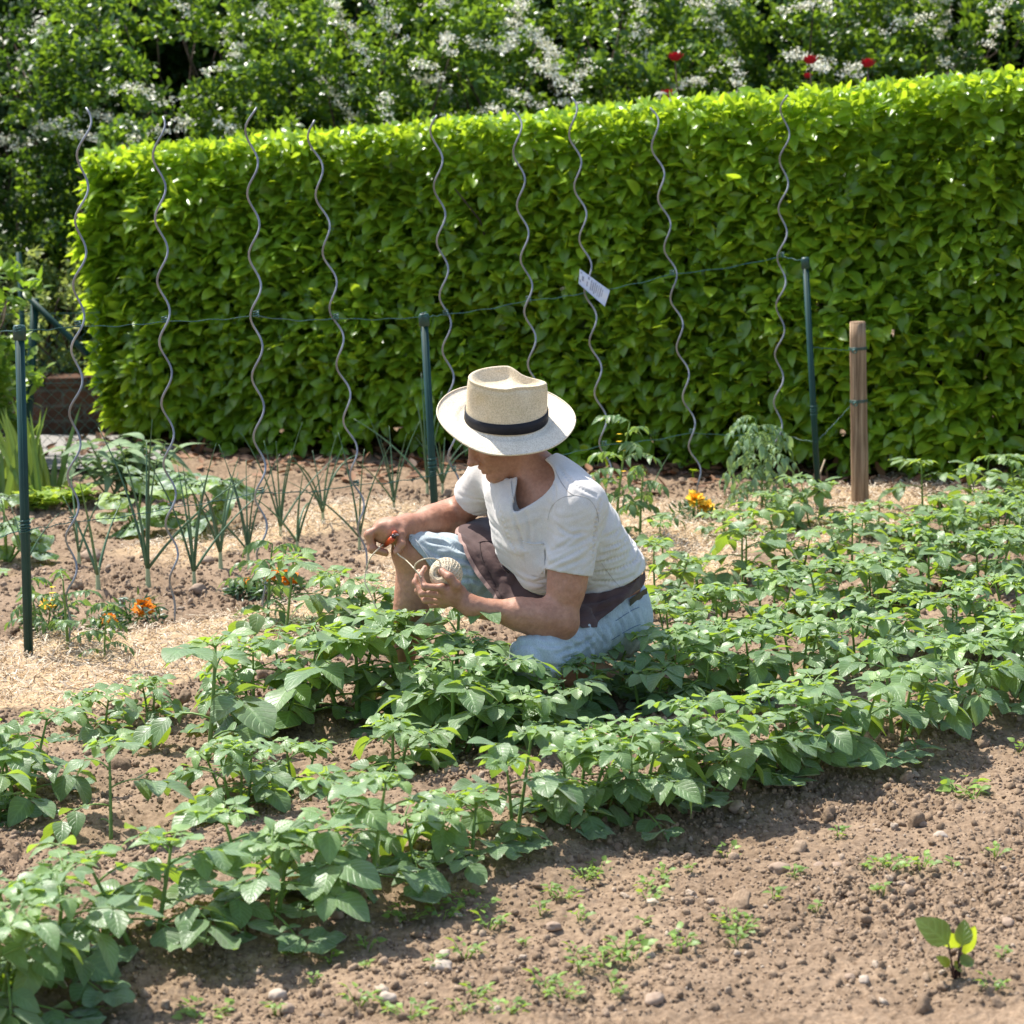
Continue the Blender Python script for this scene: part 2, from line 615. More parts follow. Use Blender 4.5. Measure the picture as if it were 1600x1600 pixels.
ST = [((107, 1015), (132, 168), 0.0, 'leftmost spiral metal stake, standing just right of the left green post'),
      ((273, 978), (246, 182), 0.6, 'second spiral metal stake from the left, near the double orange marigold'),
      ((412, 965), (392, 168), 2.2, 'third spiral metal stake from the left, rising from the mulch behind the potatoes'),
      ((575, 905), (487, 188), 2.6, 'leaning spiral metal stake that comes down behind the gardener\'s right hand'),
      ((716, 872), (680, 180), 2.8, 'spiral metal stake directly behind the left brim of the straw hat'),
      ((852, 852), (805, 170), -0.4, 'spiral metal stake whose foot is hidden behind the crown of the straw hat'),
      ((958, 835), (891, 152), 0.2, 'spiral metal stake carrying the white paper tag'),
      ((1098, 815), (1018, 168), -0.2, 'spiral metal stake beside the pair of orange marigolds at right'),
      ((1212, 792), (1228, 148), 2.9, 'rightmost spiral metal stake, ending in the drooping tomato plant')]
stake_ax = []
for (bx, by), (tx, ty), ph, lab in ST:
    b = gpt(bx, by)
    tp = at(tx, ty, b.y)
    ax = (tp - b)
    Ls = ax.length
    axn = ax.normalized()
    e1 = Vector((1, 0, 0)); e1 = (e1 - axn * e1.dot(axn)).normalized()
    e2 = axn.cross(e1)
    pts = []
    n = 120
    pitch = 0.197
    for i in range(n + 1):
        s = -0.06 + (Ls + 0.06) * i / n
        r = 0.0185 * min(1, max(0.0, (s - 0.02) / 0.2))
        a = ph + (Ls - s) / pitch * 2 * math.pi
        off = e1 * (math.sin(a) * r) + e2 * (math.cos(a) * r)
        if s > Ls - 0.09:      # straightened tip
            k = (s - (Ls - 0.09)) / 0.09
            off = off * (1 + 0.35 * k)
        pts.append(b + axn * s + off)
    A = Acc(); A.tube(pts, 0.0036, 8)
    o = A.build('spiral_stake', M_steel, None, tuple(b))
    tag(o, lab, 'plant stake', 'spiral stakes for climbing plants')
    stake_ax.append((b, axn, Ls))


def on_stake(k, py):
    """point of stake k's axis at picture height py"""
    b, a, Ls = stake_ax[k]
    lo, hi = 0.0, Ls
    for _ in range(40):
        m = (lo + hi) / 2
        if pix(b + a * m)[1] > py: lo = m
        else: hi = m
    return b + a * lo


PO = [((45, 1030), (30, 508), 'thick green metal post at the left edge of the straw mulch', 0.0145),
      ((684, 880), (662, 490), 'green metal post behind the gardener, left of the straw hat', 0.0140),
      ((1280, 800), (1258, 402), 'green metal post at right, close to the round wooden post', 0.0125)]
post_ax = []
for (bx, by), (tx, ty), lab, rad in PO:
    b = gpt(bx, by)
    tp = at(tx, ty, b.y)
    ax = tp - b; Ls = ax.length; axn = ax.normalized()
    root = thing('fence_post', lab, 'fence post', tuple(b), group='green metal posts of the wire trellis')
    A = Acc(); A.tube([b - axn * 0.08, b + axn * (Ls - 0.03)], rad, 14)
    # pressed rib along the post
    A.tube([b + Vector((0.3 * rad, -0.93 * rad, 0)), b + axn * (Ls - 0.04) + Vector((0.3 * rad, -0.93 * rad, 0))], rad * 0.22, 6)
    A.build('pole', M_green, root, tuple(b))
    A = Acc(); A.tube([b + axn * (Ls - 0.045), b + axn * (Ls - 0.008), b + axn * Ls], [rad * 1.38, rad * 1.38, rad * 1.1], 16)
    A.build('cap', M_cap, root, tuple(b))
    A = Acc()
    for f in (0.38, 0.40):
        c = b + axn * (Ls * f)
        A.tube([c + Vector((math.cos(t) * rad * 1.15, math.sin(t) * rad * 1.15, 0.002 * t)) for t in np.linspace(0, 2 * math.pi * 2, 30)], 0.0022, 5)
    A.build('wire_tie', M_wire, root, tuple(b))
    post_ax.append((b, axn, Ls))


def on_post(k, py):
    b, a, Ls = post_ax[k]
    lo, hi = 0.0, Ls
    for _ in range(40):
        m = (lo + hi) / 2
        if pix(b + a * m)[1] > py: lo = m
        else: hi = m
    return b + a * lo + Vector((0, -0.015, 0))


def wire(name, pts, lab, ties=True, rad=0.0013):
    A = Acc()
    fine = []
    for a, b in zip(pts[:-1], pts[1:]):
        n = 24
        for i in range(n):
            t = i / n
            p = a.lerp(b, t)
            p.z -= 0.018 * (b - a).length * 4 * t * (1 - t) + 0.0025 * math.sin(t * 17 + a.x * 9) * math.sin(math.pi * t)
            fine.append(p)
    fine.append(pts[-1])
    s = 0
    for ph in (0, math.pi):      # two strands twisted together
        out_ = []
        s = 0
        for i, p in enumerate(fine):
            if i: s += (fine[i] - fine[i - 1]).length
            a = s / 0.03 * 2 * math.pi + ph
            out_.append(p + Vector((0, math.cos(a), math.sin(a))) * 0.0013)
        A.tube(out_, rad * 0.8, 5)
    if ties:
        for p in pts[1:-1]:
            A.tube([p + Vector((math.cos(t) * 0.009, math.sin(t) * 0.009, 0.0012 * t - 0.006)) for t in np.linspace(0, 6 * math.pi, 36)], 0.0019, 5)
    o = A.build(name, M_wire, None, tuple(pts[0]))
    return tag(o, lab, 'wire', 'green wires of the trellis')


top = [at(-60, 512, 7.5), on_post(0, 516), on_stake(0, 509), on_stake(1, 502), on_stake(2, 493), on_stake(3, 497), on_post(1, 494), on_stake(4, 491), on_stake(5, 469),
       on_stake(6, 456), on_stake(7, 428), on_stake(8, 400), on_post(2, 407)]
wire('trellis_wire', top, 'upper thin green twisted wire tied across all the spiral stakes at post top height')
low = [at(-60, 850, 7.4), on_post(0, 826), on_stake(0, 815), on_stake(1, 793), on_stake(2, 769), on_stake(3, 757), on_post(1, 742), on_stake(4, 735), on_stake(5, 715),
       on_stake(6, 695), on_stake(7, 676), on_stake(8, 677), on_post(2, 690)]
wire('trellis_wire', low, 'lower thin green twisted wire tied low on the spiral stakes, near the onion tops')

# round wooden post
wb = gpt(1344, 794); wt = at(1340, 504, wb.y)
root = thing('wooden_post', 'weathered round wooden post with green wire rings, right of the green post', 'post', tuple(wb))
m_, nt, out = newmat('weathered_wood')
tc = N(nt, 'ShaderNodeTexCoord'); mp = N(nt, 'ShaderNodeMapping'); mp.inputs['Scale'].default_value = (95, 95, 2.6)
L(nt, tc.outputs['Object'], mp.inputs['Vector'])
g1 = noise_tex(nt, 1.0, 6, 0.6, vec=mp.outputs[0], dist=0.6)
g2 = noise_tex(nt, 5, 3)
c = ramp(nt, g1, [(0.30, (0.07, 0.042, 0.024)), (0.47, (0.23, 0.155, 0.095)), (0.7, (0.42, 0.315, 0.205))])
c = mixc(nt, 1.0, c, ramp(nt, g2, [(0.3, (0.8, 0.78, 0.76)), (0.7, (1.15, 1.12, 1.1))]), 'MULTIPLY')
principled(nt, out, c, 0.8, 0.2, bump(nt, g1, 0.6, 0.004))
A = Acc()
ax = wt - wb; Ls = ax.length; axn = ax.normalized(); rw = 0.0345
A.tube([wb - axn * 0.1] + [wb + axn * (Ls * k / 12) for k in range(13)], [rw * 1.06] + [rw * (1.06 - 0.10 * k / 12 + 0.015 * math.sin(k * 2.1)) for k in range(12)] + [rw * 0.94], 24)
A.tube([wb + axn * (Ls - 0.001), wb + axn * (Ls + 0.004)], [rw * 0.94, rw * 0.86], 24)
A.build('shaft', m_, root, tuple(wb))


def wood_ring(py):
    lo, hi = 0.0, Ls
    for _ in range(40):
        m = (lo + hi) / 2
        if pix(wb + axn * m)[1] > py: lo = m
        else: hi = m
    c = wb + axn * lo
    A = Acc()
    A.tube([c + Vector((math.cos(t) * rw * 1.03, math.sin(t) * rw * 1.03, 0.001 * t)) for t in np.linspace(0, 4 * math.pi, 60)], 0.0022, 5)
    k = c + Vector((-rw * 0.6, -rw * 0.9, 0))
    A.tube([k + Vector((0.008 * math.cos(t), -0.002 * t, 0.008 * math.sin(t))) for t in np.linspace(0, 5 * math.pi, 24)], 0.0018, 5)
    A.build('wire_ring', M_wire, root, tuple(wb))
    return c + Vector((-rw, 0, 0))


r1 = wood_ring(547); r2 = wood_ring(629)
wire('trellis_wire', [on_post(2, 541), on_post(2, 541).lerp(r1, 0.5), r1], 'short slack green wire joining the right green post to the wooden post\'s top ring', False)
wire('trellis_wire', [on_post(2, 690), on_post(2, 690).lerp(r2, 0.5) - Vector((0, 0, 0.01)), r2 + Vector((0, 0, -0.012))], 'short rising green wire from the right green post to the wooden post\'s middle', False)
# thin cane by the right green post
a = gpt(1262, 782); b = at(1289, 718, a.y)
A = Acc(); A.tube([a - Vector((0, 0, .03)), b], [0.0045, 0.0035], 7)
tag(A.build('cane', mat_simple('dry_cane', (0.45, 0.36, 0.22), 0.7), None, tuple(a)), 'thin dry cane stuck slanting in the mulch beside the right green post', 'cane')

# paper tag on the seventh stake
p0 = at(906, 420, stake_ax[6][0].y - 0.028); p1 = at(953, 454, stake_ax[6][0].y - 0.030)
p2 = at(945, 479, stake_ax[6][0].y - 0.032); p3 = at(904, 443, stake_ax[6][0].y - 0.028)
root = thing('plant_label', 'white printed paper tag threaded on a spiral stake above the straw hat', 'label tag', tuple(p0))
M_paper = mat_simple('tag_paper', (0.62, 0.63, 0.68), 0.5, 0.3, 0.05, 20, 0.05)
M_ink = mat_simple('tag_ink', (0.26, 0.28, 0.36), 0.6)
nrm = (p1 - p0).cross(p3 - p0).normalized()
if nrm.y > 0: nrm = -nrm


def tp_(u, v, k=0.0):
    """point on the slightly bowed tag"""
    q = p0.lerp(p1, u).lerp(p3.lerp(p2, u), v)
    return q + nrm * (k + 0.006 * math.sin(math.pi * u))


A = Acc(); gv = []; gq = []
nu, nvv = 9, 3
for side in (0.0, -0.0012):
    for i in range(nu):
        for j in range(nvv):
            gv.append(tuple(tp_(i / (nu - 1), j / (nvv - 1), side)))
for sd_ in (0, 1):
    o_ = sd_ * nu * nvv
    for i in range(nu - 1):
        for j in range(nvv - 1):
            a_ = o_ + i * nvv + j
            gq.append((a_, a_ + 1, a_ + nvv + 1, a_ + nvv))
for i in range(nu - 1):
    for j in (0, nvv - 1):
        a_ = i * nvv + j
        gq.append((a_, a_ + nvv, a_ + nvv + nu * nvv, a_ + nu * nvv))
A.add(gv, gq)
A.build('paper', M_paper, root, tuple(p0))
A = Acc()
for (u0, v0, u1, v1) in [(.03, .10, .08, .22), (.03, .66, .07, .82), (.10, .30, .16, .62), (.29, .08, .34, .26), (.27, .42, .30, .74),
                         (.40, .14, .43, .80), (.46, .2, .50, .74), (.53, .12, .56, .84), (.59, .2, .62, .7), (.66, .14, .68, .82), (.72, .16, .75, .78), (.79, .2, .81, .66)]:
    A.add([tuple(tp_(u, v, 0.0008)) for u, v in ((u0, v0), (u1, v0), (u1, v1), (u0, v1))], [(0, 1, 2, 3)])
A.build('print', M_ink, root, tuple(p0), smooth=False)
# ------------------------------------------------------------------ laurel hedge
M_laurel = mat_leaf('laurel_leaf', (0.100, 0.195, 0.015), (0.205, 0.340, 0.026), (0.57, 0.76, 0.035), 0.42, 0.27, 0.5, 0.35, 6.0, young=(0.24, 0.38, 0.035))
M_bark = mat_simple('bark', (0.10, 0.07, 0.05), 0.9, 0.15, 0.4, 18, 0.6, 0.01, 60)
M_core = mat_simple('hedge_inside', (0.012, 0.022, 0.006), 0.95, 0.05, 0.5, 10)

HA = Vector((-2.06, 12.15, 0)); HB = Vector((4.2, 0, 0)); HB.y = HA.y + (HB.x - HA.x) * (10.35 - 12.15) / (2.16 + 2.06)
HD = (HB - HA).normalized(); HL = (HB - HA).length; HN = Vector((HD.y, -HD.x, 0))   # HN faces the camera


def htop(u):
    return 1.475 + (1.76 - 1.475) * u / 4.58


def build_hedge():
    root = thing('laurel_hedge', 'long clipped glossy green laurel hedge behind the spiral stakes', 'hedge', tuple(HA))
    hd = np.array(HD); hn = np.array(HN); ha = np.array(HA)
    th = 0.75
    A = Acc()
    tpl = leaf_tpl(7, 5, 0.275, 0.85, 0.26, 0.28, 0.004, 0.4)

    def leaves(P, Nn, up, n, smin, smax, tl, th_):
        # directions: outwards + up + random, drooping a little
        az = rng.normal(0, 0.95, (n, 1))
        Tn = np.cross(Nn, np.array([0, 0, 1.0]))
        D = Nn * np.cos(az) + Tn * np.sin(az) + np.array([0, 0, 1.0]) * (up[:, None] - .12) + rng.normal(0, .2, (n, 3))
        U = unit(np.array([0, 0, 0.85]) + 0.50 * Nn + rng.normal(0, 0.30, (n, 3)))
        s = rng.uniform(smin, smax, n)
        s = np.where(P[:, 2] > htop(np.maximum(0, (P - ha) @ hd)) - .09, s * .68, s)
        M = frames(D, U) * s[:, None, None]
        M[:, :, 0] *= rng.uniform(0.85, 1.15, (n, 1))
        A.inst(tpl, M, P, np.clip(rng.normal(tl, th_, n), 0, 1))

    # front face
    n = 21000
    u = rng.uniform(0.0, HL, n) ** 1.0
    u = np.where(rng.random(n) < 0.25, rng.uniform(0, 4.9, n), u)
    top = htop(u)
    zb = 0.05 + 0.07 * np.clip((u - 2.2) / 2.0, 0, 1) + 0.07 * vnoise2(u * 2.3, u * 0, 9) + 0.06 * vnoise2(u * 9, u * 0, 10)
    z = zb + (top - zb) * rng.random(n) ** 0.95
    lump = 0.055 * fbm2(u * 1.7, z * 1.7, 2, 5) + 0.035 * fbm2(u * 6, z * 6, 2, 6)
    dep = -np.abs(rng.normal(0, 0.075, n)) + lump
    endr = 0.22 * np.clip(1 - u / 0.35, 0, 1) ** 2            # rounded left corner
    P = ha + hd * u[:, None] + hn * (dep - endr - 0.05 + 0.20 * np.clip(1 - z / top, 0, 1))[:, None]; P[:, 2] = z
    g = fbm2(u * 3, z * 3, 2, 15)
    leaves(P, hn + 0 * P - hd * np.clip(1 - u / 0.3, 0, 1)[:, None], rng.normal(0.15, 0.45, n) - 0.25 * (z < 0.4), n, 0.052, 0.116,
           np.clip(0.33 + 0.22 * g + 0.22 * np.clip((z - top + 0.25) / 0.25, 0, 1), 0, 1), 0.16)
    # top, younger leaves standing up
    n = 8500
    u = rng.uniform(-0.02, HL, n); w = rng.uniform(-th, 0.05, n)
    top = htop(u) + 0.012 * fbm2(u * 3, w * 3, 2, 8)
    P = ha + hd * u[:, None] + hn * w[:, None]; P[:, 2] = top - np.abs(rng.normal(0, 0.035, n)) - 0.035
    D = rng.normal(0, 0.7, (n, 3)) + np.array([0, 0, 0.45]) + hn * 0.2
    s = rng.uniform(0.045, 0.07, n)
    M = frames(D, unit(np.array([0, 0, 0.6]) + rng.normal(0, 0.7, (n, 3)))) * s[:, None, None]
    A.inst(tpl, M, P, np.clip(rng.normal(0.58, 0.2, n), 0, 1))
    # left end
    n = 3000
    w = rng.uniform(-th, 0.02, n); z = rng.uniform(0.1, 1.47, n)
    P = ha + hn * w[:, None] + hd * (np.abs(rng.normal(0, .06, n)) - 0.02 + 0.04 * fbm2(w * 4, z * 4, 2, 77))[:, None]; P[:, 2] = z
    leaves(P, -hd + 0 * P, rng.normal(0.2, 0.45, n), n, 0.07, 0.125, np.full(n, 0.6), 0.2)
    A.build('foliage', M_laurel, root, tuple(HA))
    # twiggy inside
    A = Acc()
    for k in range(80):
        u0 = rng.uniform(0.1, HL - 0.1); w0 = rng.uniform(-0.6, -0.42)
        p = HA + HD * u0 + HN * w0
        d = Vector((rng.normal(0, .3), rng.normal(0, .3), 1)).normalized()
        pts = [p + Vector((0, 0, 0.15))]
        for i in range(7):
            d = (d + HD * rng.normal(0, .25) + HN * rng.normal(-.02, .06) + Vector((0, 0, .1))).normalized()
            q = pts[-1] + d * 0.19
            if q.z > htop(u0) - 0.08: break
            pts.append(q)
        A.tube(pts, [0.012 * (1 - 0.1 * i) for i in range(len(pts))], 5)
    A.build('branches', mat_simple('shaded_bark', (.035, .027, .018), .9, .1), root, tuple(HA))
    # dense shaded interior: dark old leaves
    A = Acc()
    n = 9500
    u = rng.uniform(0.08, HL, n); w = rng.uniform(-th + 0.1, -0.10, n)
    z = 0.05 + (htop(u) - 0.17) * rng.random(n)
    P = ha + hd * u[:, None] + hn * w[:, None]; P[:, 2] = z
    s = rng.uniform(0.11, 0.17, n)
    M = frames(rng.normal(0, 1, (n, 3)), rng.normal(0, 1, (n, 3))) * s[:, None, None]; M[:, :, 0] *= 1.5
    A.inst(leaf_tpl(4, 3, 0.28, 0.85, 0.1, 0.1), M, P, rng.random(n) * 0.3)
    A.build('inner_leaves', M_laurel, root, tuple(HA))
    # stems that show under the skirt
    for k, (px, r) in enumerate([(1440, 0.045), (1500, 0.03), (1395, 0.02), (1290, 0.03), (1130, 0.03), (900, 0.03), (600, 0.03), (330, 0.03), (1580, 0.035)]):
        # intersect the view ray of the ground with the hedge middle line
        d = ray(px, 720); o = CAM
        # (o + d t - HA) . HN = -0.28
        t = (-0.28 - (o - HA).dot(HN)) / d.dot(HN)
        b = o + d * t; b.z = ghs(b.x, b.y) - 0.03
        A = Acc()
        pts = [b]; dd = (Vector((rng.normal(0, .12), 0, 1)) - HN * .12).normalized()
        for i in range(6):
            dd = (dd + Vector((rng.normal(0, .08), rng.normal(0, .04), 0.1))).normalized()
            pts.append(pts[-1] + dd * 0.10)
        A.tube(pts, [r * (1.25 if i == 0 else 1 - 0.09 * i) for i in range(7)], 9)
        for j in (2, 3):
            dd = (HD * rng.normal(0, .7) - HN * .3 + Vector((0, 0, .8))).normalized()
            A.tube([pts[j], pts[j] + dd * 0.15, pts[j] + dd * 0.28 + Vector((0, 0, .06))], [r * 0.6, r * 0.45, r * 0.3], 7)
        A.build('stem', M_bark, root, tuple(HA))
    # fallen leaves under the hedge
    A = Acc()
    n = 2600
    u = rng.uniform(-0.2, 6.0, n); w = rng.normal(0.05, 0.30, n)
    P = ha + hd * u[:, None] + hn * w[:, None]
    P[:, 2] = gh(P[:, 0], P[:, 1]) + 0.012
    M = frames(np.stack([rng.normal(size=n), rng.normal(size=n), rng.normal(0, .25, n)], 1), unit(np.array([0, 0, 1.0]) + rng.normal(0, .35, (n, 3)))) * rng.uniform(0.04, 0.10, n)[:, None, None]
    A.inst(leaf_tpl(5, 3, 0.24, 0.85, 0.35, -0.15), M, P, rng.random(n))
    m_, nt, out = newmat('dead_leaf')
    principled(nt, out, ramp(nt, attr(nt, 'tint'), [(0, (0.05, 0.03, 0.02)), (0.6, (0.16, 0.075, 0.035)), (1, (0.32, 0.17, 0.09))]), 0.7, 0.3)
    tag(A.build('fallen_leaves', m_), 'dry brown fallen leaves scattered on the soil under the hedge', 'leaf litter', kind='stuff')
    # ivy and low weeds at the foot
    A = Acc()
    n = 500
    u = rng.uniform(2.2, 5.0, n); w = rng.normal(0.0, 0.13, n)
    P = ha + hd * u[:, None] + hn * w[:, None]; P[:, 2] = rng.uniform(0.02, 0.10, n)
    keep = fbm2(u * 4, w * 4, 2, 33) > 0.15
    P = P[keep]; n = len(P)
    M = frames(rng.normal(0, 1, (n, 3)) + np.array(HN), unit(np.array([0, 0, 1.0]) + rng.normal(0, .4, (n, 3)))) * rng.uniform(0.03, 0.06, n)[:, None, None]
    A.inst(leaf_tpl(5, 3, 0.42, 0.7, 0.2, 0.2), M, P, rng.random(n) * 0.6)
    tag(A.build('ivy', M_laurel), 'dark ivy leaves creeping over the ground at the foot of the hedge', 'ground cover', kind='stuff')


build_hedge()

# ------------------------------------------------------------------ flowering shrubs behind
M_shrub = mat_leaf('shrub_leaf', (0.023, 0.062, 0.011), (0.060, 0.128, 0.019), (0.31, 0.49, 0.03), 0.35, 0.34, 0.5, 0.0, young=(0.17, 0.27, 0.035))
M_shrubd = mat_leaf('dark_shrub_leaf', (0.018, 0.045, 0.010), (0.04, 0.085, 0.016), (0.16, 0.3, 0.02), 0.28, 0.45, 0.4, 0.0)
m_, nt, out = newmat('white_blossom')
principled(nt, out, ramp(nt, attr(nt, 'tint'), [(0, (0.62, 0.58, 0.42)), (1, (0.86, 0.84, 0.70))]), 0.8, 0.1)
M_blossom = m_
m_, nt, out = newmat('red_petal')
principled(nt, out, ramp(nt, attr(nt, 'tint'), [(0, (0.30, 0.003, 0.012)), (1, (0.62, 0.012, 0.035))]), 0.55, 0.3)
M_rose = m_

shrub_tpl = leaf_tpl(4, 3, 0.30, 0.8, 0.22, 0.22)
petal_tpl = leaf_tpl(3, 3, 0.42, 0.7, -0.2, -0.15)


def shrub(name, label, c, rx, ry, h, nleaf, nspray, mat, smin=0.03, smax=0.06, tint=0.45, group=None, seed=0, blossom=True, cat='shrub'):
    r_ = np.random.default_rng(seed)
    root = thing(name, label, cat, (c[0], c[1], 0), group=group)
    org = (c[0], c[1], 0)
    # stems
    A = Acc(); tips = []
    for k in range(16):
        a = r_.uniform(0, 2 * math.pi); b = r_.uniform(0.1, 0.6)
        d = Vector((math.cos(a) * b, math.sin(a) * b, 1)).normalized()
        pts = [Vector((c[0] + 0.15 * math.cos(a), c[1] + 0.15 * math.sin(a), -0.03))]
        for i in range(8):
            d = (d + Vector((r_.normal(0, .18), r_.normal(0, .18), 0.02))).normalized()
            pts.append(pts[-1] + d * (h * 0.115))
        A.tube(pts, [0.022 * (1 - 0.11 * i) for i in range(9)], 5)
        tips.append(pts)
    A.build('branches', M_bark, root, org)
    # foliage: arching shoots set with leaves, so that light and dark layers form
    A = Acc(); nshoot = nleaf // 45
    th = r_.uniform(0, 2 * math.pi, nshoot); ct = r_.uniform(-0.25, 1, nshoot)
    rr = r_.uniform(0.55, 1.02, nshoot) ** 0.6
    st = np.sqrt(np.maximum(0, 1 - ct ** 2))
    lump = 1 + 0.16 * np.sin(3 * th + seed) + 0.12 * np.sin(5 * ct * 3 + 2 * th)
    ox = rx * rr * lump * st ** 0.6 * np.cos(th); oy = ry * rr * lump * st ** 0.6 * np.sin(th)
    oz = np.clip(0.42 * h + 0.58 * h * ct * rr, 0.05, None)
    # shoots fill the skirt too
    low = r_.random(nshoot) < 0.3
    oz = np.where(low, r_.uniform(0.1, 0.5 * h, nshoot), oz)
    out_d = unit(np.stack([ox / rx, oy / ry, 0.45 * ct + 0.25], 1) + r_.normal(0, 0.35, (nshoot, 3)))
    sl = r_.uniform(0.16, 0.36, nshoot)
    P = []; D = []
    per = 45
    t = np.linspace(0, 1, per)
    for k in range(3):
        pass
    base = np.stack([c[0] + ox, c[1] + oy, oz], 1)
    droop = r_.uniform(0.05, 0.5, nshoot)
    pts = base[:, None, :] + out_d[:, None, :] * (sl[:, None] * t[None])[:, :, None]
    pts[:, :, 2] -= (droop * sl)[:, None] * t[None] ** 2
    pts = pts + r_.normal(0, 0.022, pts.shape)
    dirs = out_d[:, None, :] * 0.7 + r_.normal(0, 0.75, pts.shape)
    dirs[:, :, 2] += 0.15
    pts = pts.reshape(-1, 3); dirs = dirs.reshape(-1, 3); n = len(pts)
    U = unit(np.array([0, 0, 1.0]) + r_.normal(0, 0.55, (n, 3)))
    s = r_.uniform(smin, smax, n)
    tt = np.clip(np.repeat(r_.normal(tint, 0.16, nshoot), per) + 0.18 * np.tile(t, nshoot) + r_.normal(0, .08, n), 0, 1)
    ok = pts[:, 2] > 0.03
    A.inst(shrub_tpl, (frames(dirs, U) * s[:, None, None])[ok], pts[ok], tt[ok])
    A.build('foliage', mat, root, org)
    if blossom and nspray:
        A = Acc()
        k = 0; Pf = []; Df = []
        for q in range(nspray):
            # sprays on the side that faces the garden
            a = r_.uniform(math.pi * 1.08, math.pi * 1.92); zz = r_.uniform(0.55, 0.93) * h; ct_ = max(0, (zz - .42 * h) / (.6 * h)); st_ = math.sqrt(1 - ct_ ** 2)
            p = np.array([c[0] + rx * 1.12 * st_ ** .6 * math.cos(a), c[1] + ry * 1.2 * st_ ** .6 * math.sin(a), zz])
            d = unit(np.array([r_.normal(0.45, 0.7), -0.35, r_.normal(-0.35, 0.5)]))
            ln = r_.uniform(0.12, 0.42)
            m = max(5, int(ln * 34))
            tt_ = (np.arange(m) + r_.uniform(-.3, .3, m)) / m
            cc = p + d * (tt_ * ln)[:, None]
            cc[:, 2] -= 0.25 * ln * tt_ ** 2
            cc += r_.normal(0, 0.014, cc.shape)
            for _c in cc:
                f = 26
                Pf.append(_c + r_.normal(0, 0.0155, (f, 3)) * np.array([1.2, 1.2, .7]))
        Pf = np.concatenate(Pf); n = len(Pf)
        M = frames(r_.normal(0, 1, (n, 3)), unit(np.array([0, -.5, .8]) + r_.normal(0, .6, (n, 3)))) * r_.uniform(0.011, 0.019, n)[:, None, None]
        A.inst(petal_tpl, M, Pf, r_.random(n))
        A.build('blossom', M_blossom, root, org)
    return root


G = 'shrubs of the screen behind the hedge'
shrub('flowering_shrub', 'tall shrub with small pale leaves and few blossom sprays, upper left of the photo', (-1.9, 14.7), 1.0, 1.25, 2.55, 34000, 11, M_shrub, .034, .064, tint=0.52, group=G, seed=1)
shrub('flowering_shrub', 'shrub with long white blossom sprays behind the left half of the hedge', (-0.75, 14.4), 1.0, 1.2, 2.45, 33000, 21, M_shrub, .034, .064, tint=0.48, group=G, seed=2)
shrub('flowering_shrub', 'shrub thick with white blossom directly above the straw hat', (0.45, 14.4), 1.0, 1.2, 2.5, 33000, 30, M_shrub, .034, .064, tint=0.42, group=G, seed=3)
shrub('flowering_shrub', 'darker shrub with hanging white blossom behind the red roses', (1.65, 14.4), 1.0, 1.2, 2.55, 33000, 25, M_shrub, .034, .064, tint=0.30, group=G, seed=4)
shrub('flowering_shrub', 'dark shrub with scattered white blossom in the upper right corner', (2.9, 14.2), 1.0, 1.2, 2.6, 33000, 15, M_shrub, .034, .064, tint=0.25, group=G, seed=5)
shrub('flowering_shrub', 'shrub with faint white blossom in deep shade at the left edge, above the iris', (-3.0, 14.3), 0.85, 0.8, 2.3, 26000, 8, M_shrubd, tint=0.4, group=G, seed=6)  # shade over this shrub put into the colour by the dark leaf material
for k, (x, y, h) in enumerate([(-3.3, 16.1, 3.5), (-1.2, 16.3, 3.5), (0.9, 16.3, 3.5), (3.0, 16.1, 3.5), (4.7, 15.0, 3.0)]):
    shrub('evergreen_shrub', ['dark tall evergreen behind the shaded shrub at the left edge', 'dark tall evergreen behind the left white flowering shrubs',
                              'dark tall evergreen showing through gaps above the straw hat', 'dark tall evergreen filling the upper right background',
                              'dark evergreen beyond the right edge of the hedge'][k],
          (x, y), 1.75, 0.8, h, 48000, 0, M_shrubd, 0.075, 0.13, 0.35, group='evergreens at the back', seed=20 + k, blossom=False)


# ------------------------------------------------------------------ red roses behind the hedge
def rose_head(A, c, r, seed):
    r_ = np.random.default_rng(seed)
    tpl = leaf_tpl(5, 5, 0.55, 0.55, -0.30, -0.10, cup=-0.7)
    for ring, (n, tilt, s) in enumerate([(4, 0.08, 0.95), (5, 0.25, 1.05), (6, 0.5, 1.1), (7, 0.8, 1.05)]):
        a = np.arange(n) / n * 2 * math.pi + ring * 0.7
        D = np.stack([np.cos(a) * math.sin(tilt), np.sin(a) * math.sin(tilt), np.full(n, math.cos(tilt))], 1)
        U = np.stack([-np.cos(a), -np.sin(a), np.full(n, 0.3)], 1)
        M = frames(D, unit(U)) * r * s
        P = np.array(c) + np.stack([np.cos(a), np.sin(a), 0 * a], 1) * r * 0.12 * ring - np.array([0, 0, r * 0.35])
        A.inst(tpl, M, P, np.clip(r_.normal(0.5, 0.25, n), 0, 1))


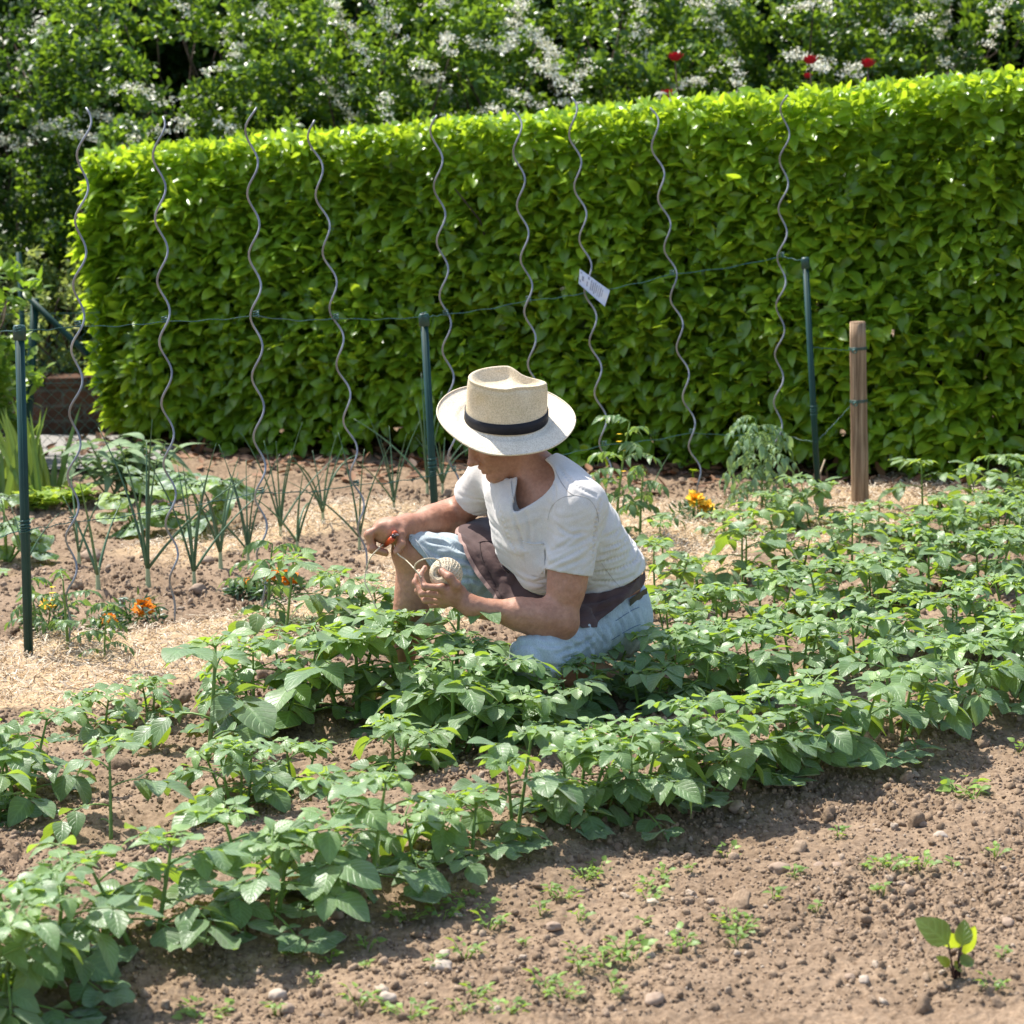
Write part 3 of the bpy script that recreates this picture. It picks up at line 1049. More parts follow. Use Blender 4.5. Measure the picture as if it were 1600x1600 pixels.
def rose_bush(label, heads, c):
    root = thing('rose_bush', label, 'rose', (c[0], c[1], 0), group='red roses behind the hedge')
    A = Acc(); B = Acc()
    for k, h in enumerate(heads):
        h = Vector(h)
        b = Vector((c[0] + 0.04 * k, c[1], -0.02))
        mid = b.lerp(h, 0.6) + Vector((0.05, 0.03, 0.05))
        pts = [b.lerp(mid, t / 4).lerp(mid.lerp(h, t / 4), t / 4) for t in range(5)]
        pts[-1] = h - Vector((0, 0, 0.02))
        A.tube(pts, [0.007, 0.006, 0.005, 0.004, 0.0035], 6)
        n = 70
        t = rng.uniform(0.35, 0.97, n)
        P = np.array([list(b.lerp(mid, x).lerp(mid.lerp(h, x), x)) for x in t]) + rng.normal(0, 0.05, (n, 3))
        M = frames(rng.normal(0, 1, (n, 3)), unit(np.array([0, 0, 1.0]) + rng.normal(0, .5, (n, 3)))) * rng.uniform(0.035, 0.06, n)[:, None, None]
        B.inst(leaf_tpl(5, 3, 0.33, 0.75, 0.2, 0.2), M, P, rng.random(n) * 0.5)
    A.build('stems', M_bark, root, (c[0], c[1], 0))
    B.build('foliage', M_shrubd, root, (c[0], c[1], 0))
    for k, h in enumerate(heads):
        A = Acc(); rose_head(A, h, 0.044 if (k == 0 or len(heads) > 1 and h.z > 1.8 - 9) and not (len(heads) == 2 and k == 1 and h.y < 12.5) else 0.026, 50 + k)
        A.build('bloom', M_rose, root, (c[0], c[1], 0))


p = [at(1055, 90, 12.55), at(1042, 148, 12.6)]
rose_bush('rose bush with two red blooms showing one above the other behind the hedge', p, (p[0].x + 0.05, 12.8))
p = [at(1266, 95, 12.3), at(1262, 119, 12.35)]
rose_bush('rose bush with one bright red bloom and a smaller one just under it', p, (p[0].x + 0.03, 12.6))
p = [at(1356, 100, 12.3)]
rose_bush('rose bush with a single red bloom, rightmost above the hedge', p, (p[0].x + 0.03, 12.6))
# ------------------------------------------------------------------ left background: path, brick wall, wire fence, shrubs
m_, nt, out = newmat('grey_path')
c = ramp(nt, noise_tex(nt, 40, 6, .7), [(.3, (.20, .185, .17)), (.7, (.34, .32, .30))])
principled(nt, out, c, .95, .1, bump(nt, noise_tex(nt, 150, 4), .5, .004))
A = Acc(); nx, ny = 40, 24; gv = []
for i in range(nx):
    for j in range(ny):
        x = -4.6 + 2.95 * i / (nx - 1); y = 11.15 + 1.22 * j / (ny - 1) + .03 * math.sin(x * 5)
        gv.append((x, y, ghs(x, y) + .022 + .004 * math.sin(x * 31) * math.sin(y * 27)))
A.add(gv, [(i * ny + j, (i + 1) * ny + j, (i + 1) * ny + j + 1, i * ny + j + 1) for i in range(nx - 1) for j in range(ny - 1)])
tag(A.build('path', m_), kind='structure')

m_, nt, out = newmat('old_brick')
tc = N(nt, 'ShaderNodeTexCoord')
mp = N(nt, 'ShaderNodeMapping'); mp.inputs['Rotation'].default_value = (R(90), 0, 0); L(nt, tc.outputs['Object'], mp.inputs['Vector'])
bk = N(nt, 'ShaderNodeTexBrick'); L(nt, mp.outputs[0], bk.inputs['Vector'])
bk.inputs['Scale'].default_value = 1.0; bk.inputs['Brick Width'].default_value = .22; bk.inputs['Row Height'].default_value = .08; bk.inputs['Mortar Size'].default_value = .008
bk.inputs['Color1'].default_value = (.12, .06, .038, 1); bk.inputs['Color2'].default_value = (.07, .042, .03, 1); bk.inputs['Mortar'].default_value = (.10, .085, .07, 1)
c = mixc(nt, 1.0, bk.outputs['Color'], ramp(nt, noise_tex(nt, 18, 6, .7), [(.3, (.55,) * 3), (.7, (1.2,) * 3)]), 'MULTIPLY')
principled(nt, out, c, .9, .15, bump(nt, bk.outputs['Fac'], -.5, .006))
root = thing('brick_wall', 'low old brown brick wall behind the wire fence, left of the hedge', 'wall', (-3.2, 12.6, 0))
A = Acc(); A.box((-3.2, 12.6, .115), ((1.24, 0, 0), (0, .11, 0), (0, 0, .145)))
A.build('wall', m_, root, (-3.2, 12.6, 0), smooth=False)
A = Acc()
for k in range(11):
    A.box((-4.33 + .226 * k, 12.6, .283 + .002 * (k % 3)), ((.108, 0, 0), (0, .125, 0), (0, 0, .022)))
A.build('coping', m_, root, (-3.2, 12.6, 0), smooth=False)

pa = gp(38, 690); Yf = 11.75
pb = at(38, 700, Yf); pt = at(55, 470, Yf)
root = thing('wire_fence', 'dark green chain link fence with a slanting brace, left of the hedge', 'fence', (pb.x, Yf, 0))
org = (pb.x, Yf, 0)
A = Acc(); A.tube([Vector((pb.x, Yf, -.05)), pt], .021, 10); A.tube([pt, pt + Vector((0, 0, .012))], [.024, .015], 10); A.build('post', M_green, root, org)
A = Acc(); A.tube([at(44, 464, Yf - .03), at(120, 538, Yf - .02), at(136, 553, Yf + .0)], .015, 10); A.build('brace', M_green, root, org)
A = Acc(); q2 = at(29, 394, 12.5); A.tube([Vector((q2.x, 12.5, -.05)), q2], .014, 10); A.build('post', M_green, root, org)
A = Acc()
xa, xb, zt = -2.95, -1.98, .70
stp = .062
nW = int((xb - xa) / stp)
for k in range(-int(zt / stp), nW + 1):
    for s_ in (1, -1):
        x0 = xa + k * stp if s_ == 1 else xa + (k + int(zt / stp)) * stp
        pts = []
        z = 0.03
        x = x0
        n = int(zt / (stp / 2)) 
        for i in range(n + 1):
            xx = x0 + s_ * stp / 2 * i; zz = .03 + (zt - .03) * i / n
            if xa <= xx <= xb:
                pts.append((xx, Yf + .004 * (1 if i % 2 else -1) * s_, zz))
        if len(pts) > 1:
            A.tube(pts, .0012, 4, cap=False)
A.tube([(xa, Yf, zt), (xb, Yf, zt)], .002, 5); A.tube([(xa, Yf, .36), (xb, Yf, .36)], .0018, 5)
A.build('mesh', M_wire, root, org)

M_vari = mat_leaf('variegated_leaf', (0.09, 0.15, 0.05), (0.22, 0.30, 0.10), (0.42, 0.50, 0.10), 0.35, 0.45, 0.4, 0.0, young=(0.42, 0.42, 0.18))
shrub('low_shrub', 'low loose shrub of small pale variegated leaves behind the wire fence', (-2.55, 13.2), .85, .42, .86, 14000, 0, M_vari, .025, .05, .6, seed=41, blossom=False)
shrub('yellow_green_shrub', 'yellow green leafy shrub at the left edge, above the iris leaves', (-2.70, 11.25), .30, .30, 1.0, 4200, 0, M_shrub, .045, .08, .85, seed=42, blossom=False)
shrub('dark_shrub', 'dark low shrub filling the shade left of the hedge corner', (-3.75, 13.4), .7, .45, 1.1, 9000, 0, M_shrubd, .04, .07, .4, seed=43, blossom=False)

for k, (x, y, h, lab) in enumerate([(-5.6, 15.0, 3.3, 'dark evergreen farther left than the shaded flowering shrub'), (-6.6, 12.6, 2.6, 'dark evergreen at the far left end of the path')]):
    shrub('evergreen_shrub', lab, (x, y), 1.5, .9, h, 16000, 0, M_shrubd, .07, .12, .35, group='evergreens at the back', seed=60 + k, blossom=False)
# ------------------------------------------------------------------ potato plants
M_potato = mat_leaf('potato_leaf', (0.080, 0.160, 0.055), (0.140, 0.240, 0.082), (0.42, 0.60, 0.035), 0.33, 0.42, 0.6, 0.9, 6.5, young=(0.20, 0.31, 0.07))
_p = next(n for n in M_potato.node_tree.nodes if n.type == 'BSDF_PRINCIPLED')
_p.inputs['Sheen Weight'].default_value = 0.35
_p.inputs['Sheen Roughness'].default_value = 0.45
M_stem = mat_simple('green_stem', (0.13, 0.22, 0.045), 0.5, 0.4, 0.3, 30)

LT = [leaf_tpl(8, 5, w_, 0.72, fo, d, ql, 0.40) for d, w_, fo, ql in ((0.04, .40, .16, .012), (0.16, .42, .22, .016), (0.34, .38, .28, .012), (.10, .36, .42, .018), (.26, .43, .05, .020), (.5, .37, .2, .014))]


def curve_pts(p, d, ln, n, bend):
    pts = [np.array(p, float)]; dirs = []
    d = np.array(d, float); d /= np.linalg.norm(d)
    for i in range(n):
        dirs.append(d.copy())
        pts.append(pts[-1] + d * ln / n)
        d = d + np.array(bend) / n
        d /= np.linalg.norm(d)
    dirs.append(d)
    return pts, dirs


def compound_leaf(LA, SA, r_, p, d, ln, size, tint, pairs=2, droop=1.0):
    """LA: lists per template (D,U,P,s,t); SA: stem Acc"""
    pts, dirs = curve_pts(p, d, ln, 7, (0, 0, -droop))
    SA.tube([tuple(x) for x in pts], [0.0030, 0.0028, 0.0026, 0.0023, 0.002, 0.0018, 0.0015, 0.0012], 5, tint)

    def put(P, D, U, s, t):
        k = int(r_.integers(0, len(LT)))
        LA[k].append((D, U, P, s, t))
    up = np.array([0, 0, 1.0])
    put(pts[-1], dirs[-1] + r_.normal(0, .12, 3), up + r_.normal(0, .25, 3), size, tint)
    for j in range(pairs):
        f = 0.86 - 0.27 * j
        x = f * 7; i = int(x); fr = x - i
        P = pts[i] * (1 - fr) + pts[i + 1] * fr
        T = dirs[i]
        S = np.cross(T, up); S /= max(1e-6, np.linalg.norm(S))
        for sg in (-1, 1):
            D = S * sg * 1.0 + T * r_.uniform(0.25, 0.7) + np.array([0, 0, r_.normal(-0.12, 0.22)])
            U = up * 1.0 + S * sg * r_.normal(0.15, .2) + r_.normal(0, .22, 3)
            put(P + D * 0.006, D, U, size * (0.86 - 0.17 * j) * r_.uniform(0.85, 1.1), tint + r_.normal(0, .06))
    for f in (0.72, 0.45):
        if r_.random() < 0.6:
            i = int(f * 7)
            T = dirs[i]; S = np.cross(T, up)
            for sg in (-1, 1):
                put(pts[i], S * sg + T * 0.2, up + r_.normal(0, .2, 3), size * 0.26, tint)


def potato(seed, nst, h, size, spread):
    r_ = np.random.default_rng(seed)
    LA = [[] for _ in LT]; SA = Acc()
    for s in range(nst):
        a = 2 * math.pi * s / nst + r_.uniform(-.5, .5)
        b = r_.uniform(0.15, 0.5) * spread
        hh = h * r_.uniform(0.75, 1.05)
        p0_ = np.array([math.cos(a) * 0.025, math.sin(a) * 0.025, -0.02])
        pts, dirs = curve_pts(p0_, (math.cos(a) * b, math.sin(a) * b, 1), hh, 9, (r_.normal(0, .12), r_.normal(0, .12), 0.35))
        SA.tube([tuple(x) for x in pts], [0.0068 - 0.0004 * i for i in range(10)], 6, 0.4)
        nl = int(r_.integers(5, 8))
        for k in range(nl):
            f = 0.22 + 0.72 * k / (nl - 1)
            x = f * 9; i = min(8, int(x)); fr = x - i
            P = pts[i] * (1 - fr) + pts[i + 1] * fr
            az = a + k * 2.4 + r_.normal(0, .3)
            el = 0.10 + 0.55 * f + r_.normal(0, .12)
            d = np.array([math.cos(az), math.sin(az), el])
            ln = (0.15 - 0.06 * f * f) * r_.uniform(0.85, 1.15) * (size / 0.085)
            sz = size * (1.17 - 0.46 * f ** 2) * r_.uniform(0.85, 1.12)
            compound_leaf(LA, SA, r_, P, d, ln, sz, float(np.clip(0.16 + 0.60 * f ** 2.5 + r_.normal(0, .15), 0, 1)), 2, r_.uniform(0.35, 1.0) + .6 * (1 - f))
        # young tuft at the tip
        for k in range(5):
            az = k * 1.3 + r_.uniform(0, 1)
            d = np.array([math.cos(az), math.sin(az), r_.uniform(0.5, 1.3)])
            compound_leaf(LA, SA, r_, pts[-1], d, 0.045, size * r_.uniform(0.38, 0.6), float(np.clip(r_.normal(0.82, .1), 0, 1)), 1, 0.8)
    FA = Acc()
    for k in range(len(LT)):
        if not LA[k]: continue
        D = np.array([x[0] for x in LA[k]]); U = np.array([x[1] for x in LA[k]]); P = np.array([x[2] for x in LA[k]])
        s = np.array([x[3] for x in LA[k]]); t = np.array([x[4] for x in LA[k]])
        M = frames(D, U) * s[:, None, None]
        M[:, :, 0] *= r_.uniform(0.9, 1.15, (len(s), 1))
        P = P.copy(); P[:, 2] = np.maximum(P[:, 2], 0.012)
        FA.inst(LT[k], M, P, np.clip(t, 0, 1))
    # keep the leaves out of the soil
    FA.v = [np.concatenate([v[:, :2], np.maximum(v[:, 2:], 0.006 + 0.01 * np.abs(np.sin(v[:, :1] * 70)))], 1) for v in FA.v]
    return FA, SA


def as_proto(name, parts):
    """parts: list of (part name, Acc, material) -> mesh datablocks"""
    out_ = []
    for n, A, m in parts:
        me = A.mesh(n); me.materials.append(m); out_.append((n, me))
    return out_


def place(name, proto, label, cat, group, loc, rz, sc, tilt=(0, 0)):
    r = thing(name, label, cat, tuple(loc), rz, group, sc)
    r.rotation_euler = (tilt[0], tilt[1], rz)
    for n, me in proto:
        o = bpy.data.objects.new(n, me); col.objects.link(o); o.parent = r
    return r


POT = []
for k, (nst, h, size, spread) in enumerate([(2, .24, .098, 1.0), (3, .22, .092, 1.2), (2, .27, .102, .8), (4, .21, .086, 1.3), (1, .31, .108, .6), (3, .24, .094, 1.0), (2, .19, .084, 1.2), (3, .23, .098, 1.1), (2, .40, .100, .55)]):
    FA, SA = potato(100 + k, nst, h * (1.14 if h < .35 else 1), size, spread * .85)
    POT.append(as_proto('potato', [('foliage', FA, M_potato), ('stems', SA, M_stem)]))

# base pixel, variant, scale
ROW_A = [(-25, 1585, 3, 1.0), (70, 1525, 1, .92), (225, 1472, 0, .92), (415, 1425, 7, .88), (560, 1385, 5, .85), (662, 1352, 6, .85), (735, 1328, 6, .85), (800, 1296, 2, .72),
         (905, 1272, 3, .88), (985, 1262, 1, .9), (1075, 1232, 5, .9), (1150, 1215, 7, .88), (1240, 1190, 3, .88), (1320, 1165, 0, .88), (1405, 1140, 5, .85), (1490, 1112, 1, .9), (1580, 1085, 3, .9), (1670, 1065, 0, .9)]
ROW_B = [(-20, 1290, 6, .85), (30, 1255, 5, .8), (168, 1312, 4, .86), (372, 1268, 3, .78), (470, 1240, 6, .72), (612, 1222, 6, .8), (715, 1172, 5, .9), (772, 1160, 7, .9), (840, 1172, 0, .75), (905, 1120, 1, .7),
         (1010, 1115, 6, .85), (1085, 1108, 3, .86), (1170, 1090, 1, .86), (1250, 1068, 5, .86), (1335, 1048, 7, .84), (1420, 1030, 0, .84), (1500, 1012, 3, .84), (1590, 995, 1, .84)]
ROW_C = [(390, 1130, 5, .85), (240, 1125, 6, .7), (155, 1150, 6, .72), (308, 1188, 4, 1.0), (462, 1120, 0, .86), (552, 1112, 7, 1.12), (636, 1124, 8, .98), (702, 1130, 5, 1.08), (752, 1128, 8, .70), (815, 1128, 6, 1.0), (945, 1080, 1, .72), (1050, 1040, 5, .78),
         (1120, 1000, 3, .82), (1205, 990, 1, .82), (1290, 965, 0, .82), (1370, 950, 7, .82), (1455, 935, 5, .8), (1540, 925, 3, .8), (1620, 905, 1, .8)]
ROW_D = [(440, 1005, 4, .88), (548, 985, 0, .82), (598, 985, 6, .75), (1035, 960, 2, .74), (1095, 925, 6, .72), (1158, 912, 2, .84), (1245, 900, 0, .74), (1330, 895, 5, .74), (1415, 875, 3, .74), (1500, 870, 7, .74), (1585, 855, 1, .74)]
ROW_E = [(1045, 888, 4, .62), (1135, 842, 6, .66), (1215, 835, 0, .72), (1275, 830, 2, .74), (1365, 835, 6, .72), (1440, 805, 4, .76), (1485, 845, 0, .7), (1530, 800, 2, .78), (1600, 800, 5, .78), (1560, 830, 7, .7)]
ORD_ = 0
ORD = ['first', 'second', 'third', 'fourth', 'fifth', 'sixth', 'seventh', 'eighth', 'ninth', 'tenth', 'eleventh', 'twelfth', 'thirteenth', 'fourteenth', 'fifteenth', 'sixteenth', 'seventeenth', 'eighteenth', 'nineteenth', 'twentieth', 'twenty first', 'twenty second', 'twenty third', 'twenty fourth']
LOOK = ['bushy', 'wide', 'tall', 'dense', 'tall thin', 'leafy', 'small', 'broad', 'tallest']
ROWNAME = ['in the front row beside bare soil', 'in the second potato row', 'in the third potato row', 'in the fourth row beside the mulch', 'in the rearmost row near the hedge']
for ri, row in enumerate([ROW_A, ROW_B, ROW_C, ROW_D, ROW_E]):
    row = sorted(row, key=lambda p: p[0])
    for k, (px, py, v, sc) in enumerate(row):
        p = gpt(px, py)
        place('potato_plant', POT[v], '%s potato plant, %s from the left %s' % (LOOK[v], ORD[k], ROWNAME[ri]), 'potato plant', 'potato plants growing in rows',
              p, random.uniform(0, 6.28), sc * (0.97 if px > 950 else 1.0) * random.uniform(0.90, 1.10), (random.uniform(-.08, .08), random.uniform(-.08, .08)))

# ------------------------------------------------------------------ onions
M_onion = mat_leaf('onion_leaf', (0.055, 0.125, 0.060), (0.105, 0.195, 0.095), (0.20, 0.36, 0.10), 0.12, 0.42, 0.5, 0.0, young=(0.16, 0.26, 0.08))
M_onionw = mat_simple('onion_stalk', (0.34, 0.40, 0.22), 0.5, 0.4, 0.2, 20)


def onion(seed, n, h, floppy):
    r_ = np.random.default_rng(seed)
    A = Acc(); B = Acc()
    B.tube([(0, 0, -0.03), (0, 0, 0.0), (0, 0, 0.05), (0, 0, 0.085)], [0.010, 0.009, 0.0065, 0.007], 8)
    for k in range(n):
        a = k * 2.4 + r_.uniform(-.3, .3)
        lean = r_.uniform(0.03, 0.38) if r_.random() < .75 else r_.uniform(.4, .8)
        hh = h * r_.uniform(0.6, 1.0)
        bend = -r_.uniform(0.0, 0.5) if r_.random() > floppy else -r_.uniform(1.2, 2.6)
        pts, _ = curve_pts((math.cos(a) * .003, math.sin(a) * .003, 0.06), (math.cos(a) * lean, math.sin(a) * lean, 1), hh, 14, (math.cos(a) * .25, math.sin(a) * .25, bend))
        for p in pts: p[2] = max(p[2], 0.01)
        rad = [0.0044 * (1 - 0.9 * (i / 14) ** 1.6) + 0.0006 for i in range(15)]
        A.tube([tuple(p) for p in pts], rad, 7, float(np.clip(r_.normal(0.4, .2), 0, 1)))
    return as_proto('onion', [('leaves', A, M_onion), ('stalk', B, M_onionw)])


ONI = [onion(200 + k, n, h, f) for k, (n, h, f) in enumerate([(6, .54, .2), (5, .38, .6), (6, .46, .45), (4, .42, .25), (5, .44, .5), (3, .40, .4), (7, .36, .6)])]
on_px = [(232, 917, 0, 1.12, 'tallest onion plant, upright beside the second spiral stake'), (304, 917, 3, .95, 'onion plant with thick white stalk right of the second spiral stake'),
         (345, 887, 2, 1.0, 'onion plant with arching leaves between the second and third spiral stakes'), (124, 884, 1, .9, 'short onion plant behind the leftmost spiral stake'),
         (154, 926, 1, 1.1, 'onion plant with leaves bent to the ground, left of the tallest onion'), (388, 880, 3, .8, 'thin onion leaning over beside the third spiral stake'),
         (439, 842, 0, .85, 'onion plant just right of the third spiral stake'), (465, 869, 3, .95, 'onion plant in front of the straw, nearest the fourth spiral stake'),
         (505, 820, 2, .9, 'spreading onion plant standing on the rear strip of straw'), (562, 858, 0, .8, 'onion plant at the foot of the fourth spiral stake'),
         (616, 800, 3, .75, 'small onion plant on the straw between the fourth stake and the middle post'), (668, 775, 0, .95, 'tall onion leaves just left of the middle green post'),
         (692, 772, 2, .8, 'onion plant just right of the middle green post'), (42, 900, 1, .8, 'small onion plant touching the left green post'),
         (1010, 800, 1, .6, 'small onion plant behind the gardener\'s back')]
for px, py, v, sc, lab in on_px:
    place('onion_plant', ONI[v if px % 2 else (v + 4) % 7] if v else ONI[0], lab, 'onion', 'onion plants in the rear bed', gpt(px, py), random.uniform(0, 6.28), sc)

# ------------------------------------------------------------------ tomato plants
M_tomato = mat_leaf('tomato_leaf', (0.045, 0.105, 0.035), (0.085, 0.165, 0.055), (0.28, 0.44, 0.06), 0.28, 0.40, 0.5, 0.6, 5.0, young=(0.15, 0.25, 0.07))
m_, nt, out = newmat('yellow_petal'); principled(nt, out, (0.80, 0.52, 0.02), 0.6, 0.2); M_yellow = m_
TT = leaf_tpl(6, 5, 0.26, 0.75, 0.25, 0.45, 0.014, 0.8)


M_tomatog = mat_leaf('grey_tomato_leaf', (0.085, 0.165, 0.080), (0.150, 0.250, 0.125), (0.30, 0.44, 0.12), 0.30, 0.45, 0.5, 0.6, 5.0, young=(0.20, 0.32, 0.15))


def tomato(seed, h, nl, droop, size, flowers, lm=None):
    r_ = np.random.default_rng(seed)
    S = Acc(); Fl = Acc(); Fy = Acc(); rec = []
    pts, dirs = curve_pts((0, 0, -.02), (r_.normal(0, .06), r_.normal(0, .06), 1), h, 10, (r_.normal(0, .15), r_.normal(0, .15), .2))
    S.tube([tuple(p) for p in pts], [0.0065 - 0.0004 * i for i in range(11)], 7, .4)
    up = np.array([0, 0, 1.0])
    for k in range(nl):
        f = 0.2 + 0.8 * k / max(1, nl - 1)
        P = pts[min(10, int(f * 10))]
        az = k * 2.4 + r_.normal(0, .3)
        ln = (0.24 - 0.10 * f) * r_.uniform(.8, 1.15) * size
        q, dd = curve_pts(P, (math.cos(az), math.sin(az), 0.5 + 0.3 * r_.random()), ln, 9, (0, 0, -droop * r_.uniform(.8, 1.4)))
        for x in q: x[2] = max(x[2], 0.015)
        S.tube([tuple(x) for x in q], [0.0026 - 0.0002 * i for i in range(10)], 5, .5)
        t = float(np.clip(0.25 + .5 * f + r_.normal(0, .1), 0, 1))
        rec.append((q[-1], dd[-1], up + r_.normal(0, .3, 3), 0.062 * size, t))
        for j in range(2, 9):
            T = dd[j]; Sd = np.cross(T, up); Sd /= max(1e-6, np.linalg.norm(Sd))
            for sg in (-1, 1):
                D = Sd * sg + T * r_.uniform(.2, .7) + np.array([0, 0, -0.35 * droop + r_.normal(0, .2)])
                rec.append((q[j], D, up + r_.normal(0, .35, 3), (0.058 if j % 2 == 0 else 0.024) * (size if lm is None else .60) * r_.uniform(.75, 1.1), t))
    rec_ = rec
    D = np.array([x[1] for x in rec_]); U = np.array([x[2] for x in rec_]); P = np.array([x[0] for x in rec_])
    Fl.inst(TT, frames(D, U) * np.array([x[3] for x in rec_])[:, None, None], P, np.array([x[4] for x in rec_]))
    parts = [('stem', S, M_stem), ('foliage', Fl, lm or M_tomato)]
    if flowers:
        for k in range(flowers):
            c = pts[int(r_.integers(5, 10))] + r_.normal(0, .03, 3)
            a = np.arange(5) * 1.257
            D = np.stack([np.cos(a), np.sin(a), np.full(5, .3)], 1)
            Fy.inst(leaf_tpl(4, 3, .28, .7, .1, .2), frames(D, np.tile(up, (5, 1))) * 0.013, np.tile(c, (5, 1)), np.full(5, .5))
        parts.append(('flower_cluster', Fy, M_yellow))
    return as_proto('tomato', parts)


def tomato_fine(seed):
    p_ = tomato(seed, .42, 44, 1.75, .92, 0, M_tomatog)
    return p_


TOM = [tomato(300, .26, 7, .8, .7, 2), tomato_fine(301), tomato(302, .50, 12, .9, .85, 6), tomato(303, .30, 9, 1.2, .8, 0)]
for px, py, v, sc, lab in [(107, 1018, 0, .95, 'small tomato seedling with yellow flower at the foot of the leftmost spiral stake'), (163, 1032, 3, .62, 'thin young tomato plant in the straw right of the leftmost stake'),
                           (418, 975, 3, .95, 'tomato plant at the foot of the third spiral stake, beside orange marigolds'), (1190, 800, 1, 1.0, 'grey green tomato plant with drooping crown at the rightmost spiral stake'),
                           (962, 850, 2, 1.0, 'tall tomato plant with yellow flowers right behind the gardener\'s shoulder'), (1000, 845, 3, 1.0, 'leafy tomato plant behind the gardener\'s back, left of the marigolds'),
                           (722, 885, 3, .6, 'small tomato plant half hidden behind the gardener'), (60, 1000, 3, .7, 'low tomato plant with grey leaves just right of the left green post')]:
    place('tomato_plant', TOM[v], lab, 'tomato plant', 'tomato plants along the spiral stakes', gpt(px, py), random.uniform(0, 6.28), sc)

# ------------------------------------------------------------------ marigolds
M_marif = mat_leaf('marigold_leaf', (0.015, 0.05, 0.018), (0.04, 0.10, 0.03), (0.12, 0.25, 0.03), 0.2, 0.4, 0.5, 0.0)
m_, nt, out = newmat('orange_petal')
c = ramp(nt, attr(nt, 'tint'), [(0, (0.80, 0.20, 0.008)), (0.6, (0.92, 0.32, 0.012)), (1, (0.95, 0.48, 0.03))])
p = principled(nt, out, c, 0.6, 0.2)
_tr = N(nt, 'ShaderNodeBsdfTranslucent'); L(nt, c, _tr.inputs['Color']); _ms = N(nt, 'ShaderNodeMixShader'); _ms.inputs[0].default_value = .45
L(nt, p.outputs[0], _ms.inputs[1]); L(nt, _tr.outputs[0], _ms.inputs[2]); L(nt, _ms.outputs[0], out.inputs['Surface'])
M_orange = m_
m_, nt, out = newmat('amber_petal')
principled(nt, out, ramp(nt, attr(nt, 'tint'), [(0, (0.90, 0.42, 0.015)), (1, (0.95, 0.62, 0.05))]), 0.6, 0.2)
M_amber = m_


def bloom_acc(r, seed):
    r_ = np.random.default_rng(seed)
    A = Acc()
    tpl = leaf_tpl(4, 5, 0.52, 0.5, -0.25, 0.25, 0.03)
    for ring in range(5):
        n = 6 + 2 * ring
        a = np.arange(n) / n * 2 * math.pi + ring
        tl = 0.25 + 0.28 * ring
        D = np.stack([np.cos(a) * math.sin(tl), np.sin(a) * math.sin(tl), np.full(n, math.cos(tl))], 1) + r_.normal(0, .15, (n, 3))
        U = np.stack([-np.cos(a) * .6, -np.sin(a) * .6, np.full(n, .6)], 1)
        A.inst(tpl, frames(D, unit(U)) * (r * r_.uniform(.7, 1.0, n))[:, None, None] * (0.7 + .08 * ring), np.zeros((n, 3)), np.clip(r_.normal(.55, .25, n), 0, 1))
    return A


def marigold(label, base_px, heads, w, mat, hgt=0.09):
    b = gpt(*base_px)
    root = thing('marigold', label, 'marigold', tuple(b), group='marigolds along the straw mulch')
    r_ = np.random.default_rng(int(base_px[0]))
    A = Acc(); n = 230
    th = r_.uniform(0, 6.28, n); rr = w * np.sqrt(r_.random(n)); z = hgt * r_.random(n) * (1.05 - rr / w * .6)
    P = np.stack([rr * np.cos(th), rr * np.sin(th), z + .008], 1)
    D = np.stack([np.cos(th), np.sin(th), r_.uniform(-.1, .9, n)], 1) + r_.normal(0, .5, (n, 3))
    A.inst(leaf_tpl(5, 3, .14, .8, .2, .3), frames(D, unit(np.array([0, 0, 1.0]) + r_.normal(0, .5, (n, 3)))) * r_.uniform(.025, .045, n)[:, None, None], P, r_.random(n))
    me = A.mesh('foliage'); me.materials.append(M_marif)
    o = bpy.data.objects.new('foliage', me); col.objects.link(o); o.parent = root
    for k, (hx, hy, r) in enumerate(heads):
        h = at(hx, hy, b.y - 0.01 - 0.015 * k)
        S = Acc(); S.tube([(0, 0, 0), tuple((h - b) * .6 + Vector((.005, 0, 0))), tuple(h - b - Vector((0, 0, .01)))], [.003, .0028, .0035], 6)
        me = S.mesh('stem'); me.materials.append(M_stem)
        o = bpy.data.objects.new('stem', me); col.objects.link(o); o.parent = root
        A = bloom_acc(r * 1.5, int(hx))
        me = A.mesh('bloom'); me.materials.append(mat)
        o = bpy.data.objects.new('bloom', me); col.objects.link(o); o.parent = root
        o.location = h - b - Vector((0, 0, .012)); o.rotation_euler = (R(28), R(random.uniform(-12, 12)), 0)


marigold('bushy marigold with one large ruffled orange bloom, right of the small orange one', (212, 975), [(224, 944, .030)], .09, M_orange)
marigold('marigold with a single small deep orange bloom, left of the large bloom', (168, 990), [(171, 963, .022)], .05, M_orange, .05)
marigold('marigold with a yellow bloom half hidden near the leftmost spiral stake', (75, 985), [(76, 938, .022)], .08, M_amber)
marigold('marigold with two orange blooms behind the tall potato plant, near the third stake', (436, 935), [(424, 892, .026), (451, 897, .030)], .08, M_orange)
marigold('marigold with a small red orange bloom left of the third stake', (384, 930), [(383, 905, .018)], .05, M_orange, .05)
marigold('marigold with two amber blooms at a stake foot, right of the gardener', (1090, 815), [(1087, 776, .034), (1103, 789, .030)], .10, M_amber)

# ------------------------------------------------------------------ squash, sage, lettuce, iris at the left
M_squash = mat_leaf('squash_leaf', (0.05, 0.12, 0.03), (0.10, 0.20, 0.04), (0.42, 0.58, 0.04), 0.35, 0.5, 0.4, 0.8, 4.0, blotch=(0.34, 0.42, 0.34), young=(0.22, 0.33, 0.05))


